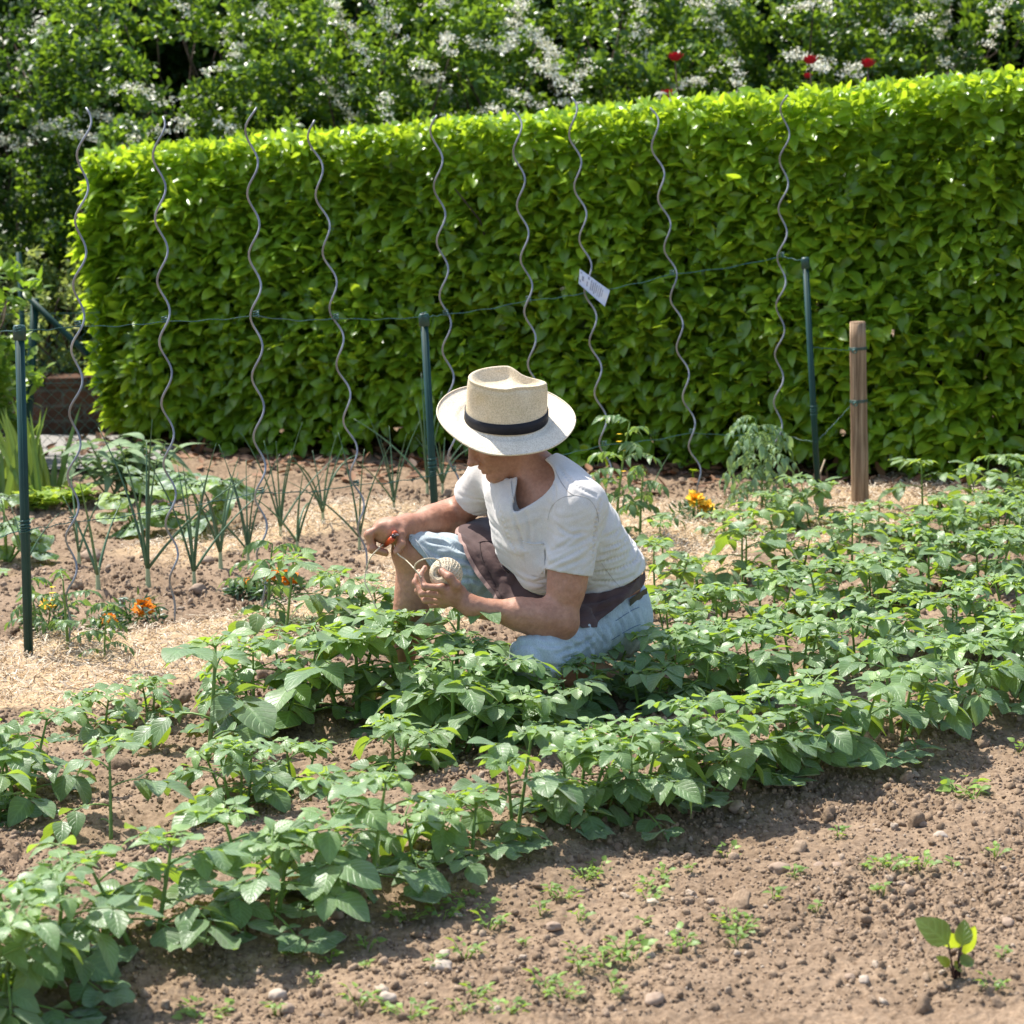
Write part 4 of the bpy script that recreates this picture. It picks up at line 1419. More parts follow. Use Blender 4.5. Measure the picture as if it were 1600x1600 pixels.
def lobed_tpl():
    v = [(0, 0.02, 0)]; uv = [(0, 0.0)]
    q = []
    na, nr = 28, 3
    for r in range(1, nr + 1):
        for k in range(na):
            a = -math.pi * 0.92 + 1.84 * math.pi * k / (na - 1)
            lob = 0.78 + 0.22 * abs(math.cos(2.5 * a)) + 0.05 * math.sin(13 * a)
            rr = r / nr * lob * 0.55
            v.append((math.sin(a) * rr, 0.10 + math.cos(a) * rr, -0.12 * (r / nr) ** 2 + 0.05 * math.sin(5 * a + 1) * (r / nr)))
            uv.append((a / math.pi, r / nr))
    qs = []
    for k in range(na - 1):
        qs.append((0, 1 + k, 2 + k, 2 + k))
    for r in range(nr - 1):
        for k in range(na - 1):
            a = 1 + r * na + k
            q.append((a, a + na, a + na + 1, a + 1))
    tri = [(0, 1 + k + 1, 1 + k) for k in range(na - 1)]
    return np.array(v, np.float32), np.array(q, np.int32), np.array(uv, np.float32), np.array(tri, np.int32)


LV, LQ, LUV, LTR = lobed_tpl()


def squash(label, base_px, leaves, seed):
    b = gpt(*base_px)
    r_ = np.random.default_rng(seed)
    root = thing('squash_plant', label, 'squash plant', tuple(b), group='squash plants at the left')
    A = Acc(); S = Acc()
    for (lx, ly, s, dy, t) in leaves:
        h = at(lx, ly, b.y + dy) - b
        hv = np.array(h)
        D = np.array([h.x, h.y - 0.03, 0.0]); D = D / max(1e-3, np.linalg.norm(D)) + np.array([0, -0.3, -0.25]) + r_.normal(0, .2, 3)
        U = np.array([0, -0.35, 1.0]) + r_.normal(0, .3, 3)
        M = frames(D[None], U[None])[0] * s
        w_ = LV @ M.T + hv
        w_[:, 2] = np.maximum(w_[:, 2], 0.015)
        A.add(w_, LQ, LTR, LUV, t)
        S.tube([(0, 0, -.01), tuple(hv * .5 + np.array([0, 0, .04])), tuple(hv)], [.006, .005, .004], 6)
    for n_, X, mt in (('leaves', A, M_squash), ('stalks', S, M_stem)):
        me = X.mesh(n_); me.materials.append(mt)
        o = bpy.data.objects.new(n_, me); col.objects.link(o); o.parent = root


squash('large squash plant with whitish mottled leaves between the first two spiral stakes', (215, 835),
       [(205, 818, .17, -.08, .4), (185, 775, .15, 0, 1.0), (225, 745, .20, .05, .3), (262, 760, .17, .0, .9), (180, 800, .14, -.05, .95), (270, 738, .2, .12, .4), (240, 790, .14, -.1, .8)], 1)
squash('squash plant with broad grey green leaves behind the second spiral stake', (318, 835),
       [(300, 815, .20, -.12, .1), (312, 752, .17, 0, .95), (350, 752, .24, .1, .2), (290, 745, .17, .05, .5), (338, 790, .15, 0, .3), (265, 805, .15, 0, .5)], 2)
squash('squash plant cut off by the left edge of the photo', (10, 880),
       [(10, 815, .18, 0, .4), (-15, 850, .2, 0, .8), (48, 838, .15, .0, .6), (62, 860, .13, -.05, .5), (5, 780, .16, .1, .2), (-20, 940, .2, -.25, .9)], 3)

M_sage = mat_leaf('sage_leaf', (0.14, 0.22, 0.11), (0.22, 0.31, 0.16), (0.30, 0.42, 0.12), 0.25, 0.65, 0.3, 0.7, 8.0)


def leafy_clump(name, label, cat, base_px, w, h, n, s0, s1, mat, tpl, droop, seed, upr=0.4, pull=(0, 0, 0)):
    b = gpt(*base_px)
    r_ = np.random.default_rng(seed)
    root = thing(name, label, cat, tuple(b))
    A = Acc(); S = Acc()
    ns = max(4, n // 14); D = []; P = []; U = []; T = []
    for k in range(ns):
        a = r_.uniform(0, 6.28); rr = w * math.sqrt(r_.random())
        tip = np.array([math.cos(a) * rr, math.sin(a) * rr * .7, h * r_.uniform(.55, 1.0)])
        pts = [np.array([tip[0] * .35, tip[1] * .35, -.01]) * (1 - t) + tip * t for t in np.linspace(0, 1, 5)]
        S.tube([tuple(p_) for p_ in pts], [.005, .0045, .004, .0035, .003], 5)
        for j in range(n // ns):
            t = 0.25 + .75 * j / max(1, n // ns - 1)
            p_ = np.array([tip[0] * .35, tip[1] * .35, 0]) * (1 - t) + tip * t
            az = j * 2.4 + a
            D.append([math.cos(az), math.sin(az), upr + r_.normal(0, .25)]); P.append(p_); U.append(np.array([0, 0, 1.0]) + r_.normal(0, .25, 3)); T.append(t)
    D = np.array(D); P = np.array(P); U = np.array(U); T = np.array(T)
    A.inst(tpl, frames(D, U) * r_.uniform(s0, s1, len(P))[:, None, None], P, np.clip(T * .8 + r_.normal(0, .1, len(P)), 0, 1))
    A.v = [np.concatenate([v[:, :2], np.maximum(v[:, 2:], 0.008)], 1) for v in A.v]
    for n_, X, mt in (('leaves', A, mat), ('stems', S, M_stem)):
        me = X.mesh(n_); me.materials.append(mt)
        o = bpy.data.objects.new(n_, me); col.objects.link(o); o.parent = root
    return root


leafy_clump('sage_plant', 'grey green sage with long hanging leaves in front of the hedge\'s left corner', 'sage', (205, 775), .30, .27, 150, .09, .15, M_sage, leaf_tpl(8, 5, .20, .8, .2, .75, .006), 1, 11)
M_lettuce = mat_leaf('lettuce_leaf', (0.16, 0.26, 0.04), (0.26, 0.38, 0.06), (0.5, 0.65, 0.06), 0.35, 0.5, 0.4, 0.4, 4)
LTL = leaf_tpl(6, 7, .48, .55, .15, .3, .05)
for px, py, w_, lab in [(82, 790, .11, 'low crinkled pale green lettuce just right of the left green post'), (62, 800, .09, 'small pale lettuce touching the left green post'), (110, 792, .10, 'pale lettuce between the left green post and the leftmost spiral stake'),
                        (15, 760, .10, 'pale green lettuce under the iris leaves at the left edge')]:
    leafy_clump('lettuce', lab, 'lettuce', (px, py), w_, .08, 42, .05, .085, M_lettuce, LTL, .5, px, .7)['group'] = 'lettuces at the left'
M_iris = mat_leaf('iris_leaf', (0.045, 0.105, 0.025), (0.09, 0.175, 0.035), (0.36, 0.50, 0.06), 0.33, 0.4, 0.5, 0.0)


def iris(label, base_px, n, h, spread, seed):
    b = gpt(*base_px); r_ = np.random.default_rng(seed)
    root = thing('iris_clump', label, 'iris', tuple(b), group='iris clumps at the left edge')
    A = Acc()
    for k in range(n):
        x0 = r_.uniform(-spread, spread); y0 = r_.uniform(-.08, .08)
        hh = h * r_.uniform(.55, 1.0); lean = r_.normal(0, .22)
        wd = r_.uniform(.012, .019)
        a = r_.uniform(-.9, .9); wx, wy = math.cos(a) * wd, math.sin(a) * wd
        v = []; q = []; uv = []
        for i in range(9):
            t = i / 8
            c_ = np.array([x0 + lean * hh * (t + .35 * t * t), y0 + .05 * t, hh * t * (1 - .06 * abs(lean) * t)])
            ww = (1 - t ** 3) * (1 if t > .05 else .8)
            v += [c_ - np.array([wx, wy, 0]) * ww, c_ + np.array([0, -.003, 0]), c_ + np.array([wx, wy, 0]) * ww]
            uv += [(-1, t), (0, t), (1, t)]
            if i:
                for j in range(2):
                    o_ = (i - 1) * 3 + j
                    q.append((o_, o_ + 1, o_ + 4, o_ + 3))
        A.add(v, q, None, uv, float(r_.random()))
    me = A.mesh('leaves'); me.materials.append(M_iris)
    o = bpy.data.objects.new('leaves', me); col.objects.link(o); o.parent = root


iris('tall clump of sword shaped iris leaves left of the left green post', (12, 795), 26, .48, .14, 1)
iris('iris clump with sword shaped leaves just right of the left green post', (66, 785), 14, .50, .09, 2)
iris('small thin iris clump in front of the grey path', (90, 765), 5, .26, .04, 3)

# ------------------------------------------------------------------ young eggplant and weeds in front
M_egg = mat_leaf('eggplant_leaf', (0.035, 0.085, 0.02), (0.07, 0.14, 0.03), (0.55, 0.65, 0.03), 0.4, 0.4, 0.5, 0.8, 5)
M_purple = mat_simple('purple_stem', (0.045, 0.018, 0.018), 0.5, 0.4)
b = gpt(1492, 1532)
root = thing('eggplant_seedling', 'young eggplant with dark purple stem and few upright leaves, alone on bare soil', 'seedling', tuple(b))
A = Acc(); S = Acc()
ETP = leaf_tpl(8, 7, .36, .75, .25, .2, .012, .4)
for (lx, ly, tx, ty, s, t, wid) in [(1482, 1475, 1425, 1422, .085, .1, 1.1), (1500, 1480, 1447, 1452, .072, .9, 1.0), (1503, 1478, 1510, 1428, .060, .1, 1.0), (1508, 1492, 1522, 1432, .058, .95, .75), (1484, 1510, 1462, 1490, .03, .5, 1), (1500, 1505, 1530, 1495, .028, .4, 1), (1490, 1510, 1510, 1512, .025, .4, 1)]:
    q0 = at(lx, ly, b.y - .01 + .02 * random.uniform(-1, 1)) - b; q1 = at(tx, ty, b.y + .0) - b
    S.tube([(0, 0, -.01) if ly > 1500 else (random.uniform(-.004, .004), 0, .0), tuple(q0 * .6), tuple(q0)], [.0022, .0018, .0016], 6)
    d = np.array(q1 - q0)
    U = np.array([0, .75, .6]) if t > .8 else np.array([0.1, -.75, .7])
    M = frames(d[None], U[None])[0] * (np.linalg.norm(d) * .84)
    M[:, 0] *= wid
    A.add(ETP[0] @ M.T + np.array(q0), ETP[1], None, ETP[2], t)
S.tube([(0.008, 0, -.02), (.010, 0, .03), tuple(at(1506, 1490, b.y) - b)], [.0026, .0022, .0018], 6)
for n_, X, mt in (('leaves', A, M_egg), ('stems', S, M_purple)):
    me = X.mesh(n_); me.materials.append(mt)
    o = bpy.data.objects.new(n_, me); col.objects.link(o); o.parent = root

M_weed = mat_leaf('weed_leaf', (0.10, 0.19, 0.04), (0.17, 0.28, 0.06), (0.42, 0.58, 0.05), 0.35, 0.45, 0.4, 0.4, 4, young=(0.22, 0.34, 0.06))


def weed(seed, n, w, h, s):
    r_ = np.random.default_rng(seed)
    A = Acc()
    th = r_.uniform(0, 6.28, n); rr = w * np.sqrt(r_.random(n)); z = .006 + h * r_.random(n)
    P = np.stack([rr * np.cos(th), rr * np.sin(th), z], 1)
    D = np.stack([np.cos(th), np.sin(th), r_.uniform(0, .8, n)], 1)
    A.inst(leaf_tpl(5, 3, .38, .65, .2, .3), frames(D, unit(np.array([0, 0, 1.0]) + r_.normal(0, .35, (n, 3)))) * r_.uniform(s * .6, s * 1.2, n)[:, None, None], P, r_.random(n))
    for k in range(n // 3):
        A.tube([(P[k, 0] * .3, P[k, 1] * .3, -.004), tuple(P[k])], [.0012, .001], 4, .9)
    me = A.mesh('weed'); me.materials.append(M_weed)
    return me


WEED = [weed(400, 9, .014, .014, .016), weed(401, 16, .026, .016, .017), weed(402, 26, .04, .014, .017), weed(403, 7, .012, .02, .020), weed(404, 14, .035, .010, .013)]
weed_px = [(637, 1440, 2), (693, 1440, 1), (735, 1425, 2), (765, 1450, 1), (727, 1495, 1), (575, 1487, 1), (515, 1507, 0), (575, 1515, 0), (490, 1537, 0), (880, 1405, 2), (915, 1375, 2), (905, 1440, 1), (935, 1365, 1), (1020, 1390, 2),
           (1035, 1368, 1), (1080, 1362, 0), (1135, 1340, 1), (1015, 1410, 1), (1140, 1440, 2), (1155, 1455, 2), (1150, 1478, 0), (1062, 1490, 1), (1068, 1475, 3), (975, 1490, 2), (990, 1502, 1), (945, 1510, 2), (900, 1495, 1), (905, 1520, 0),
           (880, 1560, 2), (850, 1545, 1), (960, 1545, 0), (970, 1560, 0), (1375, 1360, 2), (1400, 1358, 2), (1440, 1360, 1), (1490, 1360, 0), (1378, 1400, 0), (1555, 1340, 1), (1550, 1548, 1), (1565, 1500, 0), (640, 1590, 2), (600, 1580, 0), (790, 1585, 2), (720, 1585, 1), (455, 1500, 0),
           (860, 1400, 0), (845, 1430, 0), (1210, 1410, 0), (1275, 1425, 0), (1005, 1450, 3), (680, 1515, 0), (560, 1570, 1), (150, 1590, 1), (320, 1590, 2), (430, 1585, 0), (1520, 1250, 1), (1590, 1175, 3), (1240, 1375, 0), (1310, 1310, 0), (820, 1480, 0), (745, 1560, 1)]
near = [('the paired pebbles', 0)]
ZONES = [(lambda x, y: x < 470, 'by the lower left potatoes'), (lambda x, y: x < 600, 'left of centre at the bottom'), (lambda x, y: x < 790 and y < 1470, 'below the end of the near potato row'),
         (lambda x, y: x < 800, 'at the bottom below the potato row end'), (lambda x, y: x < 1000 and y < 1450, 'in the middle of the bare soil'), (lambda x, y: x < 1000, 'low in the middle of the bare soil'),
         (lambda x, y: x < 1200, 'on the bare soil left of the young eggplant'), (lambda x, y: y < 1300, 'on the bare soil at the right edge'), (lambda x, y: True, 'around the young eggplant')]
SHP = ['tiny two leaf seedling', 'small leafy weed', 'spreading pale green weed patch', 'upright little seedling', 'flat tiny weed']
for k, (px, py, v) in enumerate(weed_px):
    z = next(zn for f, zn in ZONES if f(px, py))
    b = gpt(px, py)
    o = bpy.data.objects.new('weed_seedling', WEED[v]); col.objects.link(o)
    o.location = (b.x, b.y, b.z + 0.004); o.rotation_euler = (0, 0, random.uniform(0, 6.28)); o.scale = (random.uniform(.8, 1.25),) * 3
    tag(o, '%s %s' % (SHP[v], z), 'weed', '%ss %s' % (SHP[v], z))
b = gpt(1500, 1240)
o = bpy.data.objects.new('weed_seedling', weed(409, 14, .05, .03, .04)); col.objects.link(o); o.location = b
tag(o, 'larger grey green weed with several leaves on the bare soil at right', 'weed')

# ------------------------------------------------------------------ stones
m_, nt, out = newmat('pebble')
t = attr(nt, 'tint')
c = ramp(nt, noise_tex(nt, 45, 5), [(0.3, (0.24, 0.17, 0.12)), (0.7, (0.36, 0.27, 0.20))])
principled(nt, out, c, 0.85, 0.2, bump(nt, noise_tex(nt, 150, 4), .4, .003)); M_stone = m_
m_, nt, out = newmat('pale_pebble')
principled(nt, out, ramp(nt, noise_tex(nt, 45, 5), [(0.3, (0.34, 0.27, 0.205)), (0.7, (0.46, 0.385, 0.31))]), 0.8, 0.2); M_stonew = m_
stones = [(526, 1423, 14, 0, 'rounded brown pebble under the near potato row'), (482, 1482, 24, 0, 'largest brown stone in the shade of the near potatoes'), (532, 1470, 10, 0, 'small pebble right of the largest stone'), (690, 1515, 18, 1, 'flat pale stone among weeds below the potato row end'),
          (695, 1492, 11, 1, 'small whitish stone above the flat pale stone'), (712, 1437, 11, 1, 'white pebble among the weeds near the row end'), (606, 1563, 14, 1, 'pale brown pebble near the bottom'), (448, 1580, 14, 0, 'dark round stone near the bottom edge'),
          (1281, 1357, 10, 0, 'left one of two paired pebbles on the bare soil'), (1308, 1358, 12, 0, 'right one of two paired pebbles on the bare soil'), (1218, 1363, 16, 0, 'brown stone left of the paired pebbles'), (1020, 1413, 10, 1, 'grey white pebble in the middle of the bare soil'),
          (1022, 1567, 18, 0, 'dark brown stone at the bottom, right of centre'), (1150, 1268, 15, 0, 'stone at the foot of the front potato row, middle'), (865, 1450, 12, 0, 'pebble left of the weeds in the middle'), (1350, 1535, 10, 1, 'small pale stone left of the young eggplant'),
          (1328, 1530, 9, 0, 'small round pebble left of the young eggplant'), (1470, 1310, 11, 1, 'pale stone beside the larger grey weed'), (1575, 1445, 12, 0, 'pebble right of the young eggplant'), (433, 1558, 16, 1, 'pale lump of stone at the bottom left of centre'),
          (145, 875, 20, 0, 'flat brown stone among the onions, right of the leftmost stake'), (323, 880, 12, 0, 'pebble between two onions'), (308, 925, 14, 0, 'dark clod shaped stone by the white stalked onion'), (1440, 1290, 10, 0, 'pebble on the bare soil below the front row at right')]
for k, (px, py, r, pale, lab) in enumerate(stones):
    b = gpt(px, py)
    s = r * (b - CAM).length / F
    v, f = ico(3, 60 + k, .22)
    A = Acc(); A.add(v * np.array([1.0, .85, .6]) * s, None, f)
    o = A.build('stone', M_stonew if pale else M_stone)
    o.location = (b.x, b.y, b.z + .3 * s); o.rotation_euler = (0, random.uniform(-.2, .2), random.uniform(0, 6.28))
    tag(o, lab, 'stone', 'stones lying on the soil')
# ------------------------------------------------------------------ the gardener
YM = 6.6


def P(px, py, dy=0.0):
    return np.array(at(px, py, YM + dy))


class Field:
    def __init__(s, lo, hi, h):
        s.lo = np.array(lo, float); s.h = h
        s.n = np.ceil((np.array(hi) - s.lo) / h).astype(int) + 1
        s.d = np.full(tuple(s.n), 1.0, np.float32)

    def block(s, lo, hi):
        a = np.clip(np.floor((np.array(lo) - s.lo) / s.h).astype(int), 0, s.n - 1)
        b = np.clip(np.ceil((np.array(hi) - s.lo) / s.h).astype(int) + 1, 1, s.n)
        sl = tuple(slice(a[i], b[i]) for i in range(3))
        g = [(s.lo[i] + np.arange(a[i], b[i]) * s.h).astype(np.float32) for i in range(3)]
        return sl, np.stack(np.meshgrid(*g, indexing='ij'), -1)

    def put(s, sl, dn, k, sub=False):
        a = s.d[sl]
        if sub:
            dn = -dn
            if k > 0:
                h = np.clip(0.5 - 0.5 * (a - dn) / k, 0, 1)
                s.d[sl] = a * (1 - h) + dn * h + k * h * (1 - h)
            else:
                s.d[sl] = np.maximum(a, dn)
            return
        if k > 0:
            h = np.clip(0.5 + 0.5 * (a - dn) / k, 0, 1)
            s.d[sl] = a * (1 - h) + dn * h - k * h * (1 - h)
        else:
            s.d[sl] = np.minimum(a, dn)

    def cap(s, a, b, ra, rb, k=0.02, cut=None, sub=False, squash=None):
        a = np.array(a, float); b = np.array(b, float)
        m = max(ra, rb) + k + 4 * s.h
        sl, p = s.block(np.minimum(a, b) - m, np.maximum(a, b) + m)
        if p.size == 0: return
        pa = p - a.astype(np.float32); ba = (b - a).astype(np.float32)
        L2 = float(ba @ ba)
        t = np.clip(pa @ ba / max(L2, 1e-12), 0, 1)
        q = pa - t[..., None] * ba
        if squash is not None:          # (axis, factor): flatten along an axis
            ax, f = squash
            ax = (np.array(ax) / np.linalg.norm(ax)).astype(np.float32)
            c = q @ ax
            q = q + ax * (c * (1 / f - 1))[..., None]
        dn = np.linalg.norm(q, axis=-1) - (ra + (rb - ra) * t)
        if squash is not None:
            dn = dn * min(1.0, squash[1] ** 0.5)
        if cut is not None:
            dn = np.maximum(dn, (p - np.array(cut[0], np.float32)) @ np.array(cut[1], np.float32))
        s.put(sl, dn, k, sub)

    def ell(s, c, axes, r, k=0.02, sub=False):
        c = np.array(c, float); r = np.array(r, np.float32)
        m = float(r.max()) + k + 4 * s.h
        sl, p = s.block(c - m, c + m)
        if p.size == 0: return
        q = (p - c.astype(np.float32)) @ np.array(axes, np.float32).T
        k0 = np.linalg.norm(q / r, axis=-1); k1 = np.linalg.norm(q / (r * r), axis=-1)
        dn = k0 * (k0 - 1) / np.maximum(k1, 1e-6)
        s.put(sl, dn, k, sub)

    def surface(s):
        d = s.d; n = d.shape
        neg = d < 0
        c = [neg[i:n[0] - 1 + i, j:n[1] - 1 + j, k:n[2] - 1 + k] for i in (0, 1) for j in (0, 1) for k in (0, 1)]
        cnt = sum(x.astype(np.int8) for x in c)
        act = np.argwhere((cnt > 0) & (cnt < 8))
        I = -np.ones((n[0] - 1, n[1] - 1, n[2] - 1), np.int32)
        I[act[:, 0], act[:, 1], act[:, 2]] = np.arange(len(act))
        acc = np.zeros((len(act), 3)); w = np.zeros(len(act))
        cor = [(i, j, k) for i in (0, 1) for j in (0, 1) for k in (0, 1)]
        val = [d[act[:, 0] + i, act[:, 1] + j, act[:, 2] + k] for i, j, k in cor]
        for a in range(8):
            for b in range(a + 1, 8):
                da = np.array(cor[b]) - np.array(cor[a])
                if abs(da).sum() != 1: continue
                m = (val[a] < 0) != (val[b] < 0)
                t = val[a][m] / (val[a][m] - val[b][m])
                acc[m] += np.array(cor[a]) + t[:, None] * da; w[m] += 1
        v = s.lo + (act + acc / w[:, None]) * s.h
        quads = []
        for ax in range(3):
            sl0 = [slice(0, n[i]) for i in range(3)]; sl1 = list(sl0)
            sl0[ax] = slice(0, n[ax] - 1); sl1[ax] = slice(1, n[ax])
            for flip in (False, True):
                m = (neg[tuple(sl0)] & ~neg[tuple(sl1)]) if not flip else (~neg[tuple(sl0)] & neg[tuple(sl1)])
                e = np.argwhere(m)
                o1, o2 = [(1, 2), (2, 0), (0, 1)][ax]
                e = e[(e[:, o1] > 0) & (e[:, o2] > 0) & (e[:, o1] < n[o1] - 1) & (e[:, o2] < n[o2] - 1)]
                def cell(a, b):
                    x = e.copy(); x[:, o1] += a; x[:, o2] += b
                    return I[x[:, 0], x[:, 1], x[:, 2]]
                q = np.stack([cell(-1, -1), cell(0, -1), cell(0, 0), cell(-1, 0)], 1)
                if flip: q = q[:, ::-1]
                quads.append(q)
        return v, np.concatenate(quads)


def relax(v, q, it=2, lam=0.5):
    e = np.concatenate([q[:, [0, 1]], q[:, [1, 2]], q[:, [2, 3]], q[:, [3, 0]]])
    e = np.concatenate([e, e[:, ::-1]])
    deg = np.bincount(e[:, 0], minlength=len(v)).astype(float)
    for k in range(it):
        for l in (lam, -lam * 1.03):
            a = np.stack([np.bincount(e[:, 0], weights=v[e[:, 1], i], minlength=len(v)) for i in range(3)], 1) / np.maximum(deg, 1)[:, None]
            v = v + l * (a - v)
    return v


def vnormals(v, q):
    n = np.cross(v[q[:, 2]] - v[q[:, 0]], v[q[:, 3]] - v[q[:, 1]])
    out_ = np.zeros_like(v)
    for k in range(4):
        for i in range(3):
            out_[:, i] += np.bincount(q[:, k], weights=n[:, i], minlength=len(v))
    return unit(out_)


def V(*a):
    return np.array(a, float)


def nrmz(a):
    a = np.array(a, float)
    return a / np.linalg.norm(a)


# ---- joints
pelvis = P(932, 945, .11); abdo = P(934, 893, .06); chest = P(892, 828, -.01); upper = P(858, 772, -.06)
shL = P(907, 790, -.20); elL = P(876, 970, -.24); wrL = P(737, 948, -.29)
shR = P(772, 742, .10); elR = P(712, 808, .27); wrR = P(637, 822, .06)
hipL = P(940, 965, .02); knL = P(842, 1030, -.26); anL = P(968, 1066, .02)
hipR = P(893, 930, .17); knR = P(650, 866, .06); anR = P(622, 1072, .07)
neckB = P(844, 742, -.055); headC = P(780, 675, -.06)
sh = nrmz(shR - shL)
fwd = nrmz(V(-.80, -.36, -.48)); upv = V(-.36, -.25, .90); upv = nrmz(upv - fwd * (upv @ fwd)); lft = np.cross(upv, fwd)   # head frame


def hp(f, l, u):
    return headC + fwd * f + lft * l + upv * u


def spine_axes(a, b):
    u = nrmz(b - a); r = sh - u * (sh @ u); r = nrmz(r); f = np.cross(u, r)
    return np.stack([r, f, u])


AX1 = spine_axes(pelvis, abdo); AX2 = spine_axes(abdo, chest); AX3 = spine_axes(chest, upper)
if AX3[1] @ fwd < 0: pass
ALLP = np.stack([pelvis, shL, elL, wrL, shR, elR, wrR, knL, anL, knR, anR, headC, P(560, 840, 0)])
LO = ALLP.min(0) - .16; HI = ALLP.max(0) + .16
H = 0.0036


def torso(S, g):
    S.ell(pelvis, AX1, (.158 + g, .125 + g, .12 + g), .05)
    S.ell(abdo, AX2, (.148 + g, .122 + g, .13 + g), .06)
    S.ell(chest, AX3, (.162 + g, .120 + g, .15 + g), .06)
    S.ell(upper, AX3, (.150 + g, .100 + g, .10 + g), .06)
    S.cap(shL, upper, .060 + g, .075 + g, .05)
    S.cap(shR, upper, .058 + g, .075 + g, .05)
    S.cap(neckB, upper - AX3[1] * .0, .05 + g, .09 + g, .05)


# ---- body, one continuous surface
B = Field(LO, HI, H)
torso(B, -.012)
# neck and head
B.cap(neckB + V(.0, 0, -.02), hp(-.03, 0, -.06), .061, .056, .03)
B.ell(hp(-.012, 0, .016), np.stack([fwd, lft, upv]), (.094, .075, .086), .02)
B.ell(hp(.030, 0, -.035), np.stack([fwd, lft, upv]), (.062, .060, .075), .03)      # face
B.cap(hp(-.025, .050, -.055), hp(.060, .018, -.098), .020, .018, .022)             # jaw
B.cap(hp(-.025, -.050, -.055), hp(.060, -.018, -.098), .020, .018, .022)
B.ell(hp(.070, 0, -.100), np.stack([fwd, lft, upv]), (.022, .024, .018), .016)     # chin
B.cap(hp(.086, 0, .015), hp(.106, 0, -.026), .010, .0115, .012)                    # nose
B.ell(hp(.112, 0, -.030), np.stack([fwd, lft, upv]), (.011, .012, .009), .007)
for sg in (-1, 1):
    B.ell(hp(.100, .011 * sg, -.034), np.stack([fwd, lft, upv]), (.009, .008, .007), .005)
    B.ell(hp(.066, .040 * sg, -.018), np.stack([fwd, lft, upv]), (.020, .018, .016), .018)   # cheek
    B.ell(hp(.084, .031 * sg, .014), np.stack([fwd, lft, upv]), (.014, .016, .010), .008, sub=True)   # eye socket
    B.ell(hp(.072, .031 * sg, .013), np.stack([fwd, lft, upv]), (.0125, .0125, .0115), .003)
    B.cap(hp(.080, .045 * sg, .030), hp(.089, .012 * sg, .030), .008, .008, .010)            # brow
    # ear
    B.ell(hp(-.012, .077 * sg, -.012), np.stack([nrmz(fwd + .25 * lft * sg), nrmz(lft - .25 * fwd * sg), upv]), (.018, .009, .030), .006)
    B.ell(hp(-.008, .087 * sg, -.006), np.stack([fwd, lft, upv]), (.009, .006, .016), .004, sub=True)
    B.ell(hp(-.006, .079 * sg, -.040), np.stack([fwd, lft, upv]), (.009, .006, .010), .006)
# lips
B.cap(hp(.086, -.018, -.058), hp(.093, 0, -.055), .0055, .007, .005); B.cap(hp(.086, .018, -.058), hp(.093, 0, -.055), .0055, .007, .005)
B.cap(hp(.084, -.016, -.069), hp(.090, 0, -.071), .0055, .0075, .005); B.cap(hp(.084, .016, -.069), hp(.090, 0, -.071), .0055, .0075, .005)
B.cap(hp(.098, -.02, -.0635), hp(.098, .02, -.0635), .0016, .0016, .002, sub=True)
# legs
B.cap(hipL, knL, .082, .058, .04); B.cap(knL, anL, .055, .036, .02)
B.cap(knL * .72 + anL * .28 + V(0, 0, -.01), knL * .45 + anL * .55, .052, .045, .03)
B.cap(hipR, knR, .080, .056, .04); B.cap(knR, anR, .050, .034, .02)
calf = V(.022, .01, 0)
B.cap(knR * .80 + anR * .20 + calf, knR * .45 + anR * .55 + calf, .050, .042, .03)
B.ell(knR + V(-.018, -.01, .012), np.eye(3), (.048, .05, .05), .03)
# feet (inside the shoes)
toeR = P(600, 1092, .02); toeL = P(935, 1100, -.06)
B.cap(anR, anR * .3 + toeR * .7, .034, .030, .02); B.cap(anL, anL * .3 + toeL * .7, .034, .030, .02)
# left arm
B.cap(shL, elL, .056, .043, .03)
m = shL * .42 + elL * .58
B.cap(shL * .55 + elL * .45 + V(-.008, 0, 0), shL * .3 + elL * .7, .050, .046, .03)
B.cap(elL, wrL, .043, .0265, .025)
B.cap(elL * .80 + wrL * .20, elL * .55 + wrL * .45, .047, .043, .03)
B.ell(elL + V(.004, 0, -.008), np.eye(3), (.040, .038, .040), .02)
# right arm
B.cap(shR, elR, .052, .043, .03)
B.cap(elR, wrR, .046, .030, .025)
B.cap(elR * .8 + wrR * .2, elR * .5 + wrR * .5, .049, .045, .03)

# left hand round the ball of twine
ballC = P(697, 897, -.255); ballR = 0.043
pcL = P(712, 930, -.285)
B.cap(wrL, pcL, .026, .029, .02)
kn = [P(690, 918, -.30), P(687, 929, -.282), P(689, 938, -.262), P(694, 944, -.243)]
for k in kn:
    B.cap(pcL, k, .022, .0125, .014)


def finger(S, pts, r0, k=.004):
    for i in range(len(pts) - 1):
        S.cap(pts[i], pts[i + 1], r0 * (1 - .10 * i), r0 * (1 - .10 * (i + 1)), k)
    for i in range(1, len(pts) - 1):
        S.ell(pts[i], np.eye(3), (r0 * (1.06 - .1 * i),) * 3, k)


finger(B, [kn[0], P(664, 917, -.298), P(656, 900, -.280), P(664, 887, -.262)], .0105)
finger(B, [kn[1], P(660, 927, -.272), P(649, 910, -.252), P(655, 893, -.236)], .0108)
finger(B, [kn[2], P(665, 938, -.250), P(653, 923, -.228), P(657, 905, -.212)], .0102)
finger(B, [kn[3], P(675, 946, -.228), P(664, 934, -.208), P(665, 918, -.196)], .0090)
# thumb laid over the end of the ball
B.cap(pcL, P(713, 915, -.315), .022, .0145, .014)
finger(B, [P(713, 915, -.315), P(702, 902, -.318), P(690, 893, -.300)], .0128)

